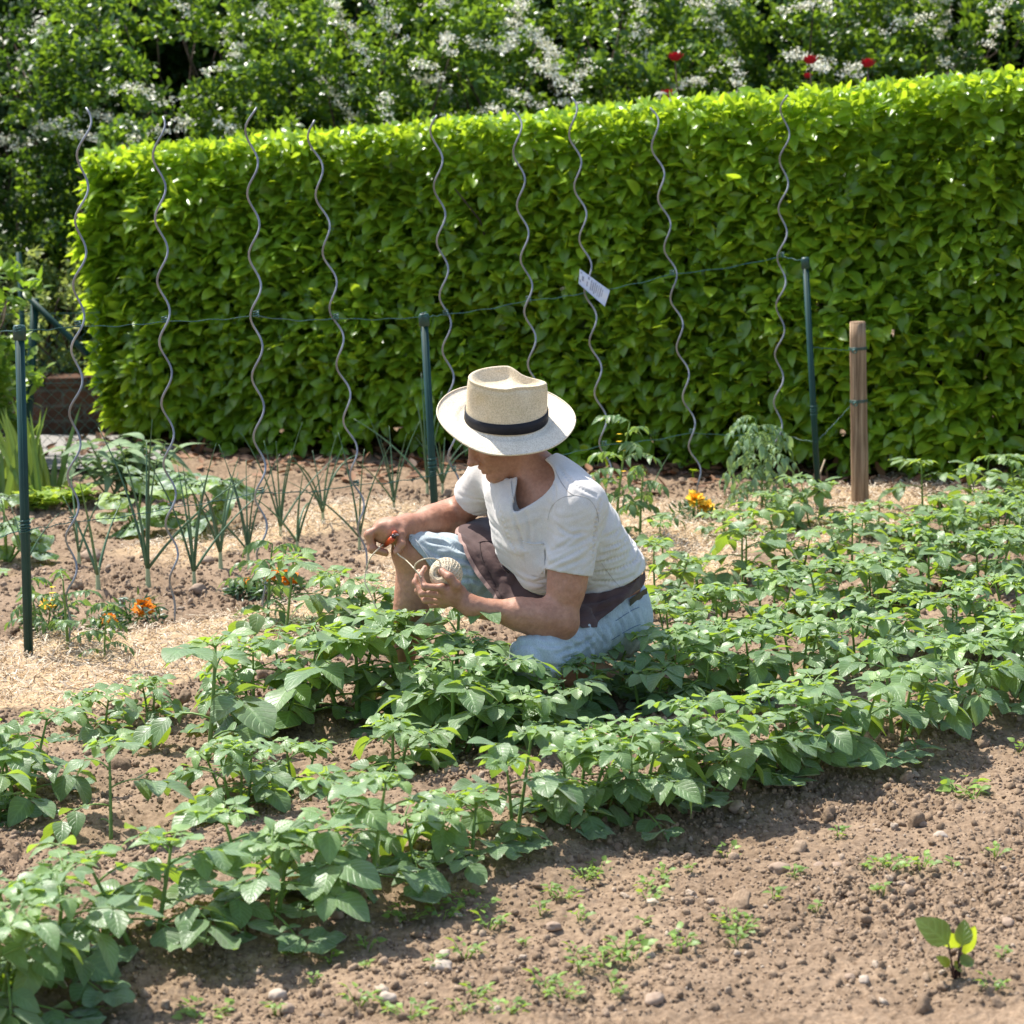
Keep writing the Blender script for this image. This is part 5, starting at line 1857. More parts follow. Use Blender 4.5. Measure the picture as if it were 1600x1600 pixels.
# right hand closed on the secateurs
pcR = P(607, 829, .015)
B.cap(wrR, pcR, .030, .036, .025)
B.cap(P(604, 826, .06), P(596, 832, .0), .030, .028, .02)
B.cap(P(612, 826, -.015), P(600, 832, .06), .028, .026, .02)
gr = P(604, 846, .05)
for j in range(4):
    dyj = -.022 + .0205 * j
    s_ = (1.0, 1.06, 1.0, .86)[j]
    a0 = P(597 + 1.5 * j, 823 + j, dyj); a1 = P(604 - 27 * s_, 834 + 2 * j, dyj - .004); a2 = P(604 - 22 * s_, 857 + 1 * j, dyj - .004); a3 = P(604 - 1, 863 + j, dyj)
    B.cap(pcR, a0, .026, .0140, .014)
    finger(B, [a0, a1, a2, a3], .0118 if j < 3 else .0102, .007)
B.cap(wrR * .4 + pcR * .6 + V(.01, -.02, 0), P(626, 836, -.03), .022, .0145, .015)
finger(B, [P(626, 836, -.03), P(627, 850, -.044), P(620, 862, -.048)], .0128)

v, q = B.surface()
v = relax(v, q, 2)
nn = vnormals(v, q)
v = v + nn * (0.0007 * vnoise(v * 60, 3) + 0.0005 * vnoise(v * 140, 4))[:, None]
BODY_V, BODY_Q = v, q
foot = gpt(800, 1095)
M_skin, nt, out = newmat('skin')
n1 = noise_tex(nt, 9, 5, 0.6)
n2 = noise_tex(nt, 90, 5, 0.65)
c = ramp(nt, n1, [(0.3, (0.31, 0.150, 0.092)), (0.55, (0.42, 0.215, 0.137)), (0.75, (0.50, 0.275, 0.185))])
c = mixc(nt, 1.0, c, ramp(nt, n2, [(0.3, (0.82, 0.78, 0.76)), (0.7, (1.12, 1.10, 1.08))]), 'MULTIPLY')
p = principled(nt, out, c, 0.5, 0.4, bump(nt, noise_tex(nt, 260, 4, .7), .35, .002))
p.inputs['Subsurface Weight'].default_value = 0.12
p.inputs['Subsurface Radius'].default_value = (0.012, 0.005, 0.003)
A = Acc(); A.add(v, q)
man = A.build('person', M_skin, None, (float(pelvis[0]), float(pelvis[1]), 0.0))
tag(man, 'person in straw hat, pale t-shirt, brown apron and denim shorts crouching among potatoes', 'person')
MO = (float(pelvis[0]), float(pelvis[1]), 0.0)


def wrinkle(v, n, ax, amp, f1, f2, seed, wt=None):
    """folds that run across axis ax"""
    t = v @ nrmz(ax)
    o = v - np.outer(t, nrmz(ax))
    pts_ = o * f2 + np.outer(t * f1, nrmz(ax))
    d = vnoise(pts_ + .35 * vnoise(v * 9, seed + 9)[:, None], seed)
    d = np.abs(d) * 1.6 - .5
    return v + n * (amp * d * (1 if wt is None else wt))[:, None]


def catmull(Pt, n):
    out_ = []
    m = len(Pt)
    for i in range(m - 1):
        p0, p1, p2, p3 = Pt[max(i - 1, 0)], Pt[i], Pt[i + 1], Pt[min(i + 2, m - 1)]
        for k in range(n):
            t = k / n
            out_.append(.5 * ((2 * p1) + (-p0 + p2) * t + (2 * p0 - 5 * p1 + 4 * p2 - p3) * t * t + (-p0 + 3 * p1 - 3 * p2 + p3) * t ** 3))
    out_.append(Pt[-1])
    return np.array(out_)


def creases(v, q, lines, depth=.006, sig=.0055):
    """press folds into cloth along lines drawn over its surface"""
    t = BVHTree.FromPolygons([tuple(x) for x in v], [tuple(int(i) for i in x) for x in q])
    n = vnormals(v, q)
    disp = np.zeros(len(v))
    for ln in lines:
        w_ = ln[0] if isinstance(ln[0], float) else 1.0
        pts = [p_ for p_ in ln if not isinstance(p_, float)]
        c_ = catmull(np.array(pts, float), 8)
        hs = []
        for a in c_:
            d_ = ray(a[0], a[1]).normalized(); h_ = t.ray_cast(CAM, d_)
            if h_[0] is not None: hs.append(h_[0][:])
        if len(hs) < 3: continue
        hs = np.array(hs)
        near = np.nonzero(((v > hs.min(0) - .05) & (v < hs.max(0) + .05)).all(1))[0]
        if not len(near): continue
        D = np.linalg.norm(v[near][:, None, :] - hs[None], axis=2)
        k = D.argmin(1); dm = D.min(1)
        fade = np.sin(math.pi * (k + .7) / (len(hs) + .4)) ** .5
        disp[near] += w_ * fade * (-depth * np.exp(-(dm / sig) ** 2) + depth * .62 * np.exp(-((dm - 2.1 * sig) / (1.2 * sig)) ** 2))
    return v + n * disp[:, None]


def cloth(name, color, weave=900, rough=.85, sheen=.2, var=.12, extra=None):
    m, nt, out = newmat(name)
    n1 = noise_tex(nt, 14, 6, .65); n2 = noise_tex(nt, 400, 4, .7)
    c = ramp(nt, n1, [(.3, tuple(x * (1 - var) for x in color)), (.7, tuple(min(1, x * (1 + var)) for x in color))])
    c = mixc(nt, 1.0, c, ramp(nt, n2, [(.3, (.86,) * 3), (.7, (1.1,) * 3)]), 'MULTIPLY')
    if extra: c = extra(nt, c)
    nb = bump(nt, n2, .25, .0012)
    nb = bump(nt, noise_tex(nt, 28, 4, .6, dist=.8), .28, .006, nb)
    p = principled(nt, out, c, rough, .15, nb)
    p.inputs['Sheen Weight'].default_value = sheen
    return m


# ---- t-shirt
T = Field(LO, HI, H)
torso(T, .004)
hemL = shL * .42 + elL * .58; hemR = shR * .50 + elR * .50
dL = nrmz(elL - shL); dR = nrmz(elR - shR)
T.cap(shL, hemL + dL * .05, .064, .0645, .045, cut=(hemL, dL))
T.cap(shR, hemR + dR * .05, .064, .066, .045, cut=(hemR, dR))
# a little loose cloth at the chest and belly
T.ell(chest * .45 + abdo * .55 + AX2[1] * (.055 if AX2[1] @ fwd > 0 else -.055), AX2, (.115, .07, .15), .06)
T.cap(P(812, 800, -.12), P(850, 888, -.10), .062, .075, .07)
T.cap(P(790, 772, -.02), P(815, 850, -.02), .055, .075, .06)
T.cap(hemL - dL * .035, hemL + dL * .10, .055, .057, .0, sub=True)
T.cap(hemR - dR * .035, hemR + dR * .10, .056, .058, .0, sub=True)
# neck opening with a V: cut through the cloth down to the skin
cutn = nrmz(V(.43, 0, -.90)); cutp = P(960, 914, 0)
sl, pp = T.block(pelvis - .3, pelvis + V(.3, .3, .2))
T.d[sl] = np.maximum(T.d[sl], ((pp - cutp.astype(np.float32)) @ cutn.astype(np.float32)))
_v, _q = T.surface()
_t = BVHTree.FromPolygons([tuple(x) for x in _v], [tuple(int(i) for i in x) for x in _q])
T.cap(neckB + V(0, 0, -.020), hp(-.03, 0, -.06), .066, .085, .012, sub=True)
for px_, py_, r_ in [(838, 745, .050), (832, 756, .042), (826, 766, .034), (820, 775, .027), (814, 783, .020), (809, 790, .013), (806, 795, .008)]:
    d_ = ray(px_, py_).normalized(); h_ = _t.ray_cast(CAM, d_)
    if h_[0] is not None:
        T.cap(np.array(h_[0] - d_ * .02), np.array(h_[0] + d_ * .07), r_, r_, .005, sub=True)
v, q = T.surface(); v = relax(v, q, 3)
n = vnormals(v, q)
low_w = np.clip((0.62 - v[:, 2]) / .16, 0, 1)
sp = upper - pelvis
nohem = np.clip(np.abs((v - hemL) @ dL) / .025, 0, 1) * np.clip(np.abs((v - hemR) @ dR) / .025, 0, 1)
v = wrinkle(v, n, sp, .0048, 58, 5.0, 21, (.05 + .95 * low_w) * nohem)
v = wrinkle(v, n, dL + V(.9, 0, .3), .0026, 30, 3.5, 31, nohem * np.exp(-((v - (shL * .6 + hemL * .4)) ** 2).sum(1) / .012))
v = wrinkle(v, n, V(1, -.3, .8), .0010, 60, 9, 41)
v = creases(v, q, [[.6, (777, 782), (796, 842), (819, 880)], [(800, 800), (811, 831), (819, 857)], [.7, (822, 800), (828, 830), (824, 858)],
                   [(856, 884), (886, 869), (920, 852)], [.8, (858, 862), (880, 852), (905, 832)], [.7, (872, 888), (900, 878), (921, 868)], [.8, (868, 818), (890, 834), (918, 832)],
                   [(931, 880), (969, 869), (1001, 850)], [(927, 895), (969, 887), (1003, 870)], [(942, 857), (972, 846), (993, 825)], [.9, (927, 908), (965, 908), (990, 899)], [.7, (938, 842), (962, 832), (984, 812)], [.7, (935, 870), (965, 858), (998, 838)],
                   [1.3, (938, 782), (929, 831), (925, 886)], [.8, (872, 728), (897, 757), (931, 775)], [.6, (862, 745), (868, 770), (862, 800)],
                   [.8, (835, 900), (850, 880), (852, 858)], [.7, (850, 915), (880, 912), (905, 905)]], .0042, .0048)
SHIRT_V, SHIRT_Q = v, q


def seams(nt, c):
    return c


M_shirt = cloth('oatmeal_jersey', (0.60, 0.565, 0.52), var=.07)
A = Acc(); A.add(v, q)
shirt = A.build('t_shirt', M_shirt, man, MO)

# ---- shorts
S = Field(LO, HI, H)
S.ell(pelvis + V(.004, 0, -.004), AX1, (.165, .134, .130), .05)
S.ell(pelvis * .5 + hipL * .5 + V(.012, 0, -.02), AX1, (.125, .12, .11), .05)
kdL = nrmz(knL - hipL); kdR = nrmz(knR - hipR)
hkL = P(850, 1060, -.28); hkR = P(650, 853, .05)
S.cap(hipL, knL + kdL * .006, .100, .074, .05, cut=(hkL, nrmz(V(-.12, -.1, -.95))))
S.cap(hipR, knR + kdR * .02, .098, .070, .05, cut=(hkR, nrmz(V(-.77, 0, -.64))))
S.cap(knR - kdR * .01, knR + kdR * .10, .061, .064, .0, sub=True)
v, q = S.surface(); v = relax(v, q, 3); n = vnormals(v, q)
v = wrinkle(v, n, kdL, .008, 26, 6, 51, np.clip((v[:, 2] * 0 + 1), 0, 1) * .8)
v = wrinkle(v, n, V(1, 0, .4), .004, 40, 9, 61)
fl = np.exp(-((v - P(915, 1000, -.14)) ** 2).sum(1) / .008)
v = wrinkle(v, n, V(.8, .5, -.1), .012, 42, 5, 65, fl)
fl = np.exp(-((v - P(745, 875, .0)) ** 2).sum(1) / .010)
v = wrinkle(v, n, V(.5, 0, -.8), .006, 36, 6, 66, fl)


def denim(nt, c):
    tc = N(nt, 'ShaderNodeTexCoord'); mp = N(nt, 'ShaderNodeMapping'); mp.inputs['Scale'].default_value = (420, 420, 160); mp.inputs['Rotation'].default_value = (.6, .6, .6)
    L(nt, tc.outputs['Object'], mp.inputs['Vector'])
    w_ = noise_tex(nt, 1.0, 2, .5, vec=mp.outputs[0])
    return mixc(nt, .55, c, mixc(nt, 1.0, c, ramp(nt, w_, [(.35, (.72, .76, .82)), (.65, (1.22, 1.2, 1.16))]), 'MULTIPLY'))


M_denim = cloth('pale_denim', (0.385, 0.445, 0.465), extra=denim, var=.16)
v = creases(v, q, [[(895, 1017), (908, 1008), (929, 995)], [(868, 1022), (888, 1015), (903, 1010)], [(878, 1031), (895, 1024), (903, 1017)], [(912, 995), (922, 1005), (929, 1017)], [(929, 981), (939, 993), (946, 1007)],
                   [(949, 973), (954, 981), (958, 992)], [(886, 1002), (898, 1007), (908, 1012)], [.8, (965, 965), (972, 977), (975, 990)], [.7, (985, 950), (992, 962), (996, 975)], [.8, (850, 1040), (875, 1042), (895, 1032)], [.7, (842, 1005), (862, 1010), (880, 1010)],
                   [(687, 837), (710, 851), (729, 863)], [(668, 846), (695, 851), (725, 864)], [(676, 880), (710, 887), (734, 890)], [.8, (690, 868), (715, 872), (740, 880)], [.8, (716, 905), (735, 905), (752, 910)], [.6, (660, 850), (680, 866), (700, 872)]], .0065, .0058)
A = Acc(); A.add(v, q)
shorts = A.build('shorts', M_denim, man, MO)
SHORTS_V, SHORTS_Q = v, q


def bvh(v, q):
    return BVHTree.FromPolygons([tuple(x) for x in v], [tuple(int(i) for i in x) for x in q])


BV_shirt = bvh(SHIRT_V, SHIRT_Q); BV_shorts = bvh(SHORTS_V, SHORTS_Q); BV_body = bvh(BODY_V, BODY_Q)


def hit(px, py, trees, lift=.003):
    d = ray(px, py).normalized(); best = None
    for t in trees:
        h = t.ray_cast(CAM, d)
        if h[0] is not None and (best is None or h[3] < best[1]):
            best = (h[0], h[3], h[1])
    if best is None: return None
    nrm_ = best[2]
    if nrm_.dot(d) > 0: nrm_ = -nrm_
    return best[0] + nrm_ * lift


def seam_line(name, pts, trees, mat, parent, r=.0013, lift=.001):
    out_ = []
    pts = [tuple(x) for x in catmull(np.array(pts, float), 5)]
    for (a, b) in zip(pts[:-1], pts[1:]):
        for i in range(4):
            t = i / 12
            h = hit(a[0] + (b[0] - a[0]) * t, a[1] + (b[1] - a[1]) * t, trees, lift)
            if h is not None and (not out_ or (h - out_[-1]).length < .03): out_.append(h)
    if len(out_) < 3: return None
    A = Acc(); A.tube(out_, r, 5)
    return A.build(name, mat, parent, MO)


M_thread = mat_simple('stitching', (0.10, 0.15, 0.24), .8, .1)
M_seam = mat_simple('jersey_seam', (0.42, 0.39, 0.355), .85, .1)
M_pale = mat_simple('hem_stitch', (0.70, 0.70, 0.69), .8, .1)
seam_line('seam', [(856, 812), (862, 792), (878, 778), (900, 774), (920, 780), (932, 797), (936, 818)], [BV_shirt], M_seam, shirt, .0011, -.0001)
seam_line('seam', [(856, 891), (880, 893), (905, 893), (922, 890)], [BV_shirt], M_seam, shirt, .0010, -.0001)
seam_line('collar', [(798, 752), (800, 772), (803, 790), (806, 800), (818, 790), (832, 778), (845, 764), (856, 746), (866, 726)], [BV_shirt], M_shirt, shirt, .0028, .0005)
seam_line('seam', [(868, 735), (876, 752), (888, 768), (898, 774)], [BV_shirt], M_seam, shirt, .0012, .0002)
seam_line('seam', [(940, 880), (958, 905), (972, 920)], [BV_shirt], M_seam, shirt, .0010, .0002)
seam_line('stitching', [(962, 970), (985, 955), (1000, 948)], [BV_shorts], M_thread, shorts, .0009)
seam_line('stitching', [(955, 1000), (985, 982), (1002, 975)], [BV_shorts], M_thread, shorts, .0009)
seam_line('stitching', [(812, 1032), (850, 1046), (885, 1040)], [BV_shorts], M_pale, shorts)
seam_line('stitching', [(648, 842), (663, 862), (680, 886)], [BV_shorts], M_pale, shorts)

# chest pocket
pk = []
for j in range(6):
    for i in range(5):
        x = 818 + 8 * i + 1.0 * j; y = 846 + 3.0 * i - 2.0 * (i / 4) ** 2 * 4 + 10 * j
        h = hit(min(x, 852), y, [BV_shirt], .0025)
        pk.append(tuple(h) if h is not None else None)
if all(x is not None for x in pk):
    A = Acc()
    A.add(pk, [(j * 5 + i, j * 5 + i + 1, (j + 1) * 5 + i + 1, (j + 1) * 5 + i) for j in range(5) for i in range(4)])
    A.tube([pk[i] for i in range(5)], .0022, 6)
    A.build('chest_pocket', M_shirt, shirt, MO)

# ---- apron: a sheet lofted over the lap
rows = [  # waist, upper lap, mid, hem
    [(872, 842, .16), (800, 812, .20), (760, 806, .22), (735, 812, .23)],
    [(865, 850, .10), (795, 822, .13), (752, 822, .13), (716, 829, .13)],
    [(860, 870, .02), (798, 850, .05), (760, 850, .04), (727, 856, .035)],
    [(858, 890, -.04), (812, 880, -.02), (778, 878, -.01), (748, 892, .0)],
    [(862, 910, -.08), (832, 908, -.07), (805, 915, -.05), (768, 920, -.03)],
    [(878, 920, -.10), (853, 928, -.12), (832, 938, -.11), (786, 942, -.06)],
    [(905, 926, -.11), (885, 945, -.14), (868, 962, -.16), (850, 978, -.165)],
    [(935, 926, -.105), (922, 948, -.135), (912, 968, -.16), (902, 990, -.175)],
    [(965, 918, -.09), (957, 935, -.115), (951, 950, -.13), (946, 962, -.14)],
    [(995, 905, -.04), (988, 918, -.07), (982, 928, -.085), (976, 938, -.095)],
    [(1008, 888, .02), (1008, 898, .01), (1008, 907, .0), (1005, 918, -.01)]]
G_ = np.array([[P(*c) for c in r] for r in rows])


G2 = catmull(G_, 10)
G3 = np.array([catmull(r, 10) for r in G2])
nr, nc = G3.shape[:2]
gv = G3.reshape(-1, 3)
idx = np.arange(nr * nc).reshape(nr, nc)
gq = np.stack([idx[:-1, :-1], idx[1:, :-1], idx[1:, 1:], idx[:-1, 1:]], -1).reshape(-1, 4)
# keep the sheet outside what it lies on: move along the normal when inside
gn = vnormals(gv, gq)
if gn[len(gn) // 2] @ np.array([0, -1, .3]) < 0:
    gq = gq[:, ::-1]; gn = -gn


def outside(v, trees, clear):
    v = v.copy()
    for it in range(3):
        for t in trees:
            for i in range(len(v)):
                co, no, fi, d = t.find_nearest(Vector(v[i]), .08)
                if co is None: continue
                sd_ = (Vector(v[i]) - co).dot(no)
                if sd_ < clear:
                    v[i] = np.array(co + no * clear)
    return v


gv = outside(gv, [BV_shorts, BV_shirt], .006)
gv = relax(gv, gq, 8, .5)
gn = vnormals(gv, gq)
gv = wrinkle(gv, gn, V(.6, 0, .8), .0055, 22, 7, 71)
gv = wrinkle(gv, gn, V(.8, .2, -.5), .004, 34, 9, 75)
gv = creases(gv, gq, [[(744, 841), (770, 868), (800, 915)], [(762, 846), (800, 857), (819, 880)], [(781, 899), (812, 891), (837, 914)], [(735, 850), (752, 880), (778, 925)], [.8, (915, 940), (940, 938), (975, 925)], [.8, (910, 965), (935, 955), (965, 940)]], .006, .007)
gn = vnormals(gv, gq)
A = Acc()
A.add(gv, gq)
A.add(gv - gn * .0022, gq[:, ::-1])
ed = np.concatenate([idx[0, :], idx[1:, -1], idx[-1, -2::-1], idx[-2:0:-1, 0]])
for a, b in zip(ed, np.roll(ed, -1)):
    A.add([gv[a], gv[b], gv[b] - gn[b] * .0022, gv[a] - gn[a] * .0022], [(0, 1, 2, 3)])
M_apron = cloth('brown_apron_cloth', (0.080, 0.047, 0.043), var=.18, rough=.75)
apron = A.build('apron', M_apron, man, MO)
BV_apron = bvh(gv, gq)
# pale turned edge of the apron
A = Acc()
hem_i = [k for k in range(8, 52)]
pe = [gv[idx[k, -1]] for k in hem_i]
st_ = []
for k in hem_i:
    a = gv[idx[k, -1]]; d = nrmz(gv[idx[k, -1]] - gv[idx[k, -4]])
    st_ += [tuple(a + gn[idx[k, -1]] * .0005), tuple(a + d * .010 + gn[idx[k, -1]] * .0002 + V(0, 0, -.003))]
A.add(st_, [(2 * i, 2 * i + 1, 2 * i + 3, 2 * i + 2) for i in range(len(hem_i) - 1)])
A.build('hem', cloth('apron_lining', (0.36, 0.235, 0.20)), apron, MO)
seam_line('pocket_seam', [(748, 848), (760, 846), (790, 852)], [BV_apron], mat_simple('apron_thread', (.045, .025, .024), .8), apron, .0013, .001)
seam_line('pocket_seam', [(749, 848), (755, 875), (775, 915), (785, 935)], [BV_apron], bpy.data.materials['apron_thread'], apron, .0013, .001)

# belt
bl = []
for i in range(13):
    h = hit(983 + 26 * i / 12, 942 - 17 * i / 12, [BV_shorts], .004)
    if h is not None: bl.append(np.array(h))
if len(bl) > 4:
    bl = catmull(np.array(bl[::3] + [bl[-1]]), 4)
    A = Acc(); v_ = []
    for p_ in bl: v_ += [tuple(p_ + V(0, -.001, .010)), tuple(p_ + V(0, -.001, -.010))]
    A.add(v_, [(2 * i, 2 * i + 1, 2 * i + 3, 2 * i + 2) for i in range(len(bl) - 1)])
    A.build('belt', mat_simple('dark_leather', (.03, .025, .018), .5), shorts, MO)

# ---- shoes
M_shoe = mat_simple('navy_shoe', (0.018, 0.022, 0.032), .7, .3, .3, 40)
M_sole = mat_simple('grey_sole', (0.20, 0.19, 0.18), .8, .2, .2, 40)
for an_, toe in ((anR, toeR), (anL, toeL)):
    F_ = Field(np.minimum(an_, toe) - .14, np.maximum(an_, toe) + .14, .0045)
    d = nrmz((toe - an_) * V(1, 1, .55)); heel = an_ - d * .045 + V(0, 0, -.045); tp2 = heel + d * .25
    F_.cap(heel, an_ + V(0, 0, .005), .036, .040, .03)
    F_.cap(heel, tp2, .038, .040, .03, squash=(V(0, 0, 1), .8))
    F_.cap(an_, heel * .35 + tp2 * .65, .042, .036, .03)
    v, q = F_.surface(); v = relax(v, q, 2)
    A = Acc(); A.add(v, q)
    sh_ = A.build('shoe', M_shoe, man, MO)
    A = Acc()
    F_ = Field(np.minimum(an_, toe) - .14, np.maximum(an_, toe) + .14, .0045)
    F_.cap(heel + V(0, 0, -.025), tp2 + V(0, 0, -.024), .040, .043, .0, squash=(V(0, 0, 1), .36))
    v, q = F_.surface(); v = relax(v, q, 2)
    A.add(v, q); A.build('sole', M_sole, sh_, MO)

# ---- straw hat
hn = nrmz(V(.03, -.40, .915)); hx = V(1, 0, 0); hx = nrmz(hx - hn * (hx @ hn)); hx = nrmz(hx + V(0, 0, -.06)); hx = nrmz(hx - hn * (hx @ hn)); hy = np.cross(hn, hx)
hc = P(791, 653, -.075)
NA = 144


def hatpt(x, y, z):
    return hc + hx * x + hy * y + hn * z


def crown_r(th, z):
    """radius of the crown at height z (0..zt)"""
    k = min(1.05, z / .122)
    a = .112 - .007 * k; b = .094 - .032 * k
    c_, s_ = math.cos(th), math.sin(th)
    # teardrop: pointed towards +x near the top
    b2 = b * (1 - .60 * k * max(0, c_) ** 1.3)
    if c_ > 0: a += .005 * k * c_ ** 4
    return 1 / math.sqrt((c_ / a) ** 2 + (s_ / b2) ** 2)


def rim_z(th):
    c_, s_ = math.cos(th), math.sin(th)
    return .124 + .000 * s_ - .014 * max(0, c_) ** 2 + .003 * max(0, -c_) ** 2 + .005 * max(0, s_) ** 2


rings = []
for (f, dz) in [(.0, -.021), (.28, -.0215), (.48, -.021), (.62, -.018), (.74, -.012), (.83, -.0055), (.89, -.0008), (.935, .0012), (.972, .0008), (.993, -.0022)]:
    rings.append([(crown_r(t, rim_z(t)) * f, .120 + (rim_z(t) - .120) * f ** 1.5 + dz + .008 * f * math.cos(t) * (1 - f), t) for t in np.linspace(0, 2 * math.pi, NA, False)])
for k in range(0, 13):
    fz = 1 - k / 12
    row = []
    for t in np.linspace(0, 2 * math.pi, NA, False):
        z = rim_z(t) * fz
        r_ = crown_r(t, z) - .0025 * max(0, 1 - k / 1.5)
        # soft front pinch and a dent mark
        r_ -= .006 * math.exp(-((t - math.pi * 1.20) / .25) ** 2) * math.exp(-((z - .07) / .022) ** 2)
        row.append((r_, z - (.005 if not k else 0), t))
    rings.append(row)
for k in range(1, 15):
    f = k / 14
    row = []
    for t in np.linspace(0, 2 * math.pi, NA, False):
        c_, s_ = math.cos(t), math.sin(t)
        ro = 1 / math.sqrt((c_ / .188) ** 2 + (s_ / .162) ** 2)
        r0 = crown_r(t, 0)
        r_ = r0 + (ro - r0) * f
        z = -.004 * math.sin(math.pi * min(1, f * 3)) + f ** 1.5 * (-.020 * max(0, -s_) ** 1.3 + .012 * max(0, s_) + .020 * max(0, -c_) ** 2 - .004 * max(0, c_)) + .0015 * math.sin(5 * t + 2) * f
        if k == 14: z += .001
        row.append((r_, z, t))
    rings.append(row)
for f in (1.0, .97):      # edge bead and underside start
    rings.append([(r_ * (1.003 if f == 1 else .985), z - (.003 if f == 1 else .0035), t) for (r_, z, t) in rings[-1 if f == 1 else -2]])
last = rings[-1]
for f in (.85, .70):
    src = rings[-4 - int((1 - f) * 14)]
    rings.append([(r_, z - .0032, t) for (r_, z, t) in src])
hv = []; huv = []
for i, row in enumerate(rings):
    for j, (r_, z, t) in enumerate(row):
        hv.append(hatpt(r_ * math.cos(t), r_ * math.sin(t), z))
        huv.append((j / NA * 60, i * .6))
hq = []
for i in range(len(rings) - 1):
    for j in range(NA):
        j2 = (j + 1) % NA
        hq.append((i * NA + j, (i + 1) * NA + j, (i + 1) * NA + j2, i * NA + j2))
M_straw, nt, out = newmat('straw_weave')
tc = N(nt, 'ShaderNodeTexCoord')
wv = noise_tex(nt, 260, 3, .7); wv2 = noise_tex(nt, 20, 5, .6)
ck = N(nt, 'ShaderNodeTexVoronoi'); ck.inputs['Scale'].default_value = 330; L(nt, tc.outputs['Object'], ck.inputs['Vector'])
c = mixc(nt, attr(nt, 'tint'), ramp(nt, wv2, [(.3, (.64, .53, .36)), (.7, (.74, .63, .46))]), ramp(nt, wv2, [(.3, (.68, .61, .49)), (.7, (.77, .70, .58))]))  # tanner crown, paler brim: bounce-lit shade and sunlight put into the straw colour
c = mixc(nt, 1.0, c, ramp(nt, wv, [(.32, (.74, .70, .63)), (.6, (1.08, 1.07, 1.05))]), 'MULTIPLY')
nb = bump(nt, ck.outputs['Distance'], .5, .0016)
nb = bump(nt, wv, .3, .0015, nb)
p = principled(nt, out, c, .7, .2, nb)
nb_ = 10 + 13
A = Acc(); A.add(hv, hq, None, huv, np.repeat([0.0 if i < nb_ else 1.0 for i in range(len(rings))], NA))
hat = A.build('straw_hat', M_straw, man, MO)
A = Acc(); bvv = []
for z, off in ((.0015, .0012), (.002, .0032), (.029, .0030), (.0295, .0010)):
    for t in np.linspace(0, 2 * math.pi, NA, False):
        zz = z + .0015 * math.sin(t * 3)
        r_ = crown_r(t, max(0, zz)) + off
        bvv.append(hatpt(r_ * math.cos(t), r_ * math.sin(t), zz))
bq = [(i * NA + j, i * NA + (j + 1) % NA, (i + 1) * NA + (j + 1) % NA, (i + 1) * NA + j) for i in range(3) for j in range(NA)]
A.add(bvv, bq)
A.build('hat_band', mat_simple('black_ribbon', (.012, .012, .016), .65, .3, .2, 60), hat, MO)
# brim edge seam
A = Acc()
row = rings[len(rings) - 5]
A.tube([hatpt(r_ * math.cos(t) * 1.0, r_ * math.sin(t), z) for (r_, z, t) in row] + [hatpt(row[0][0] * math.cos(row[0][2]), row[0][0] * math.sin(row[0][2]), row[0][1])], .0022, 6)
A.build('brim_edge', M_straw, hat, MO)

# ---- short hair at the nape and temples
Hf = Field(headC - .16, headC + .16, .004)
Hf.ell(hp(-.014, 0, .018), np.stack([fwd, lft, upv]), (.098, .079, .082), 0)
Hf.cap(hp(-.045, 0, -.06), hp(-.07, 0, .02), .054, .05, .02)
Hf.ell(hp(.085, 0, -.02), np.stack([fwd, lft, upv]), (.10, .12, .12), .01, sub=True)
for sg in (-1, 1):
    Hf.ell(hp(-.002, .08 * sg, -.025), np.stack([fwd, lft, upv]), (.030, .03, .045), .005, sub=True)
Hf.cap(hp(-.02, 0, -.14), hp(-.09, 0, -.085), .07, .06, .005, sub=True)
v, q = Hf.surface(); v = relax(v, q, 2); n = vnormals(v, q)
v = v + n * (.0015 * vnoise(v * 220, 8))[:, None]
A = Acc(); A.add(v, q)
A.build('hair', mat_simple('grey_brown_hair', (.09, .065, .05), .7, .3, .4, 120, .8, .004, 400), man, MO)

# ---- ball of twine, with the thread to the right hand and the plants
M_twine = mat_simple('sisal_twine', (0.62, 0.52, 0.37), .85, .15, .18, 120, .5, .002, 600)
A = Acc()
ax_ = nrmz(V(-.45, -.85, .25)); e1 = nrmz(np.cross(ax_, V(0, 0, 1))); e2 = np.cross(ax_, e1)
pts = []
nt_ = 46
for i in range(nt_ * 26):
    a = i / 26 * 2 * math.pi
    w_ = a / 7.1 * .97
    til = 1.02 + .12 * math.sin(a * .013)
    # great circle tilted by til from the axis, precessing
    pnt = V(math.cos(a), math.sin(a) * math.cos(til), math.sin(a) * math.sin(til))
    x = pnt[0] * math.cos(w_) - pnt[1] * math.sin(w_); y = pnt[0] * math.sin(w_) + pnt[1] * math.cos(w_); z = pnt[2]
    rr = ballR * (.96 + .05 * (i / (nt_ * 26)))
    pts.append(ballC + (e1 * x + e2 * y) * rr + ax_ * z * rr * 1.02)
A.tube([tuple(p_) for p_ in pts], .0019, 5)
# wound body under the outer strands
F_ = Field(ballC - .06, ballC + .06, .003)
F_.ell(ballC, np.eye(3), (ballR * .965,) * 3, 0)
F_.cap(ballC + ax_ * .02, ballC + ax_ * .06, .009, .012, .008, sub=True)
v, q = F_.surface(); v = relax(v, q, 1); n = vnormals(v, q)
v = v + n * (.0008 * np.sin((v @ nrmz(e1 + .4 * e2)) * 1500))[:, None]
A.add(v, q)
ball = A.build('twine_ball', M_twine, None, tuple(ballC))
tag(ball, 'ball of pale twine held in the gardener\'s left hand', 'ball of twine')


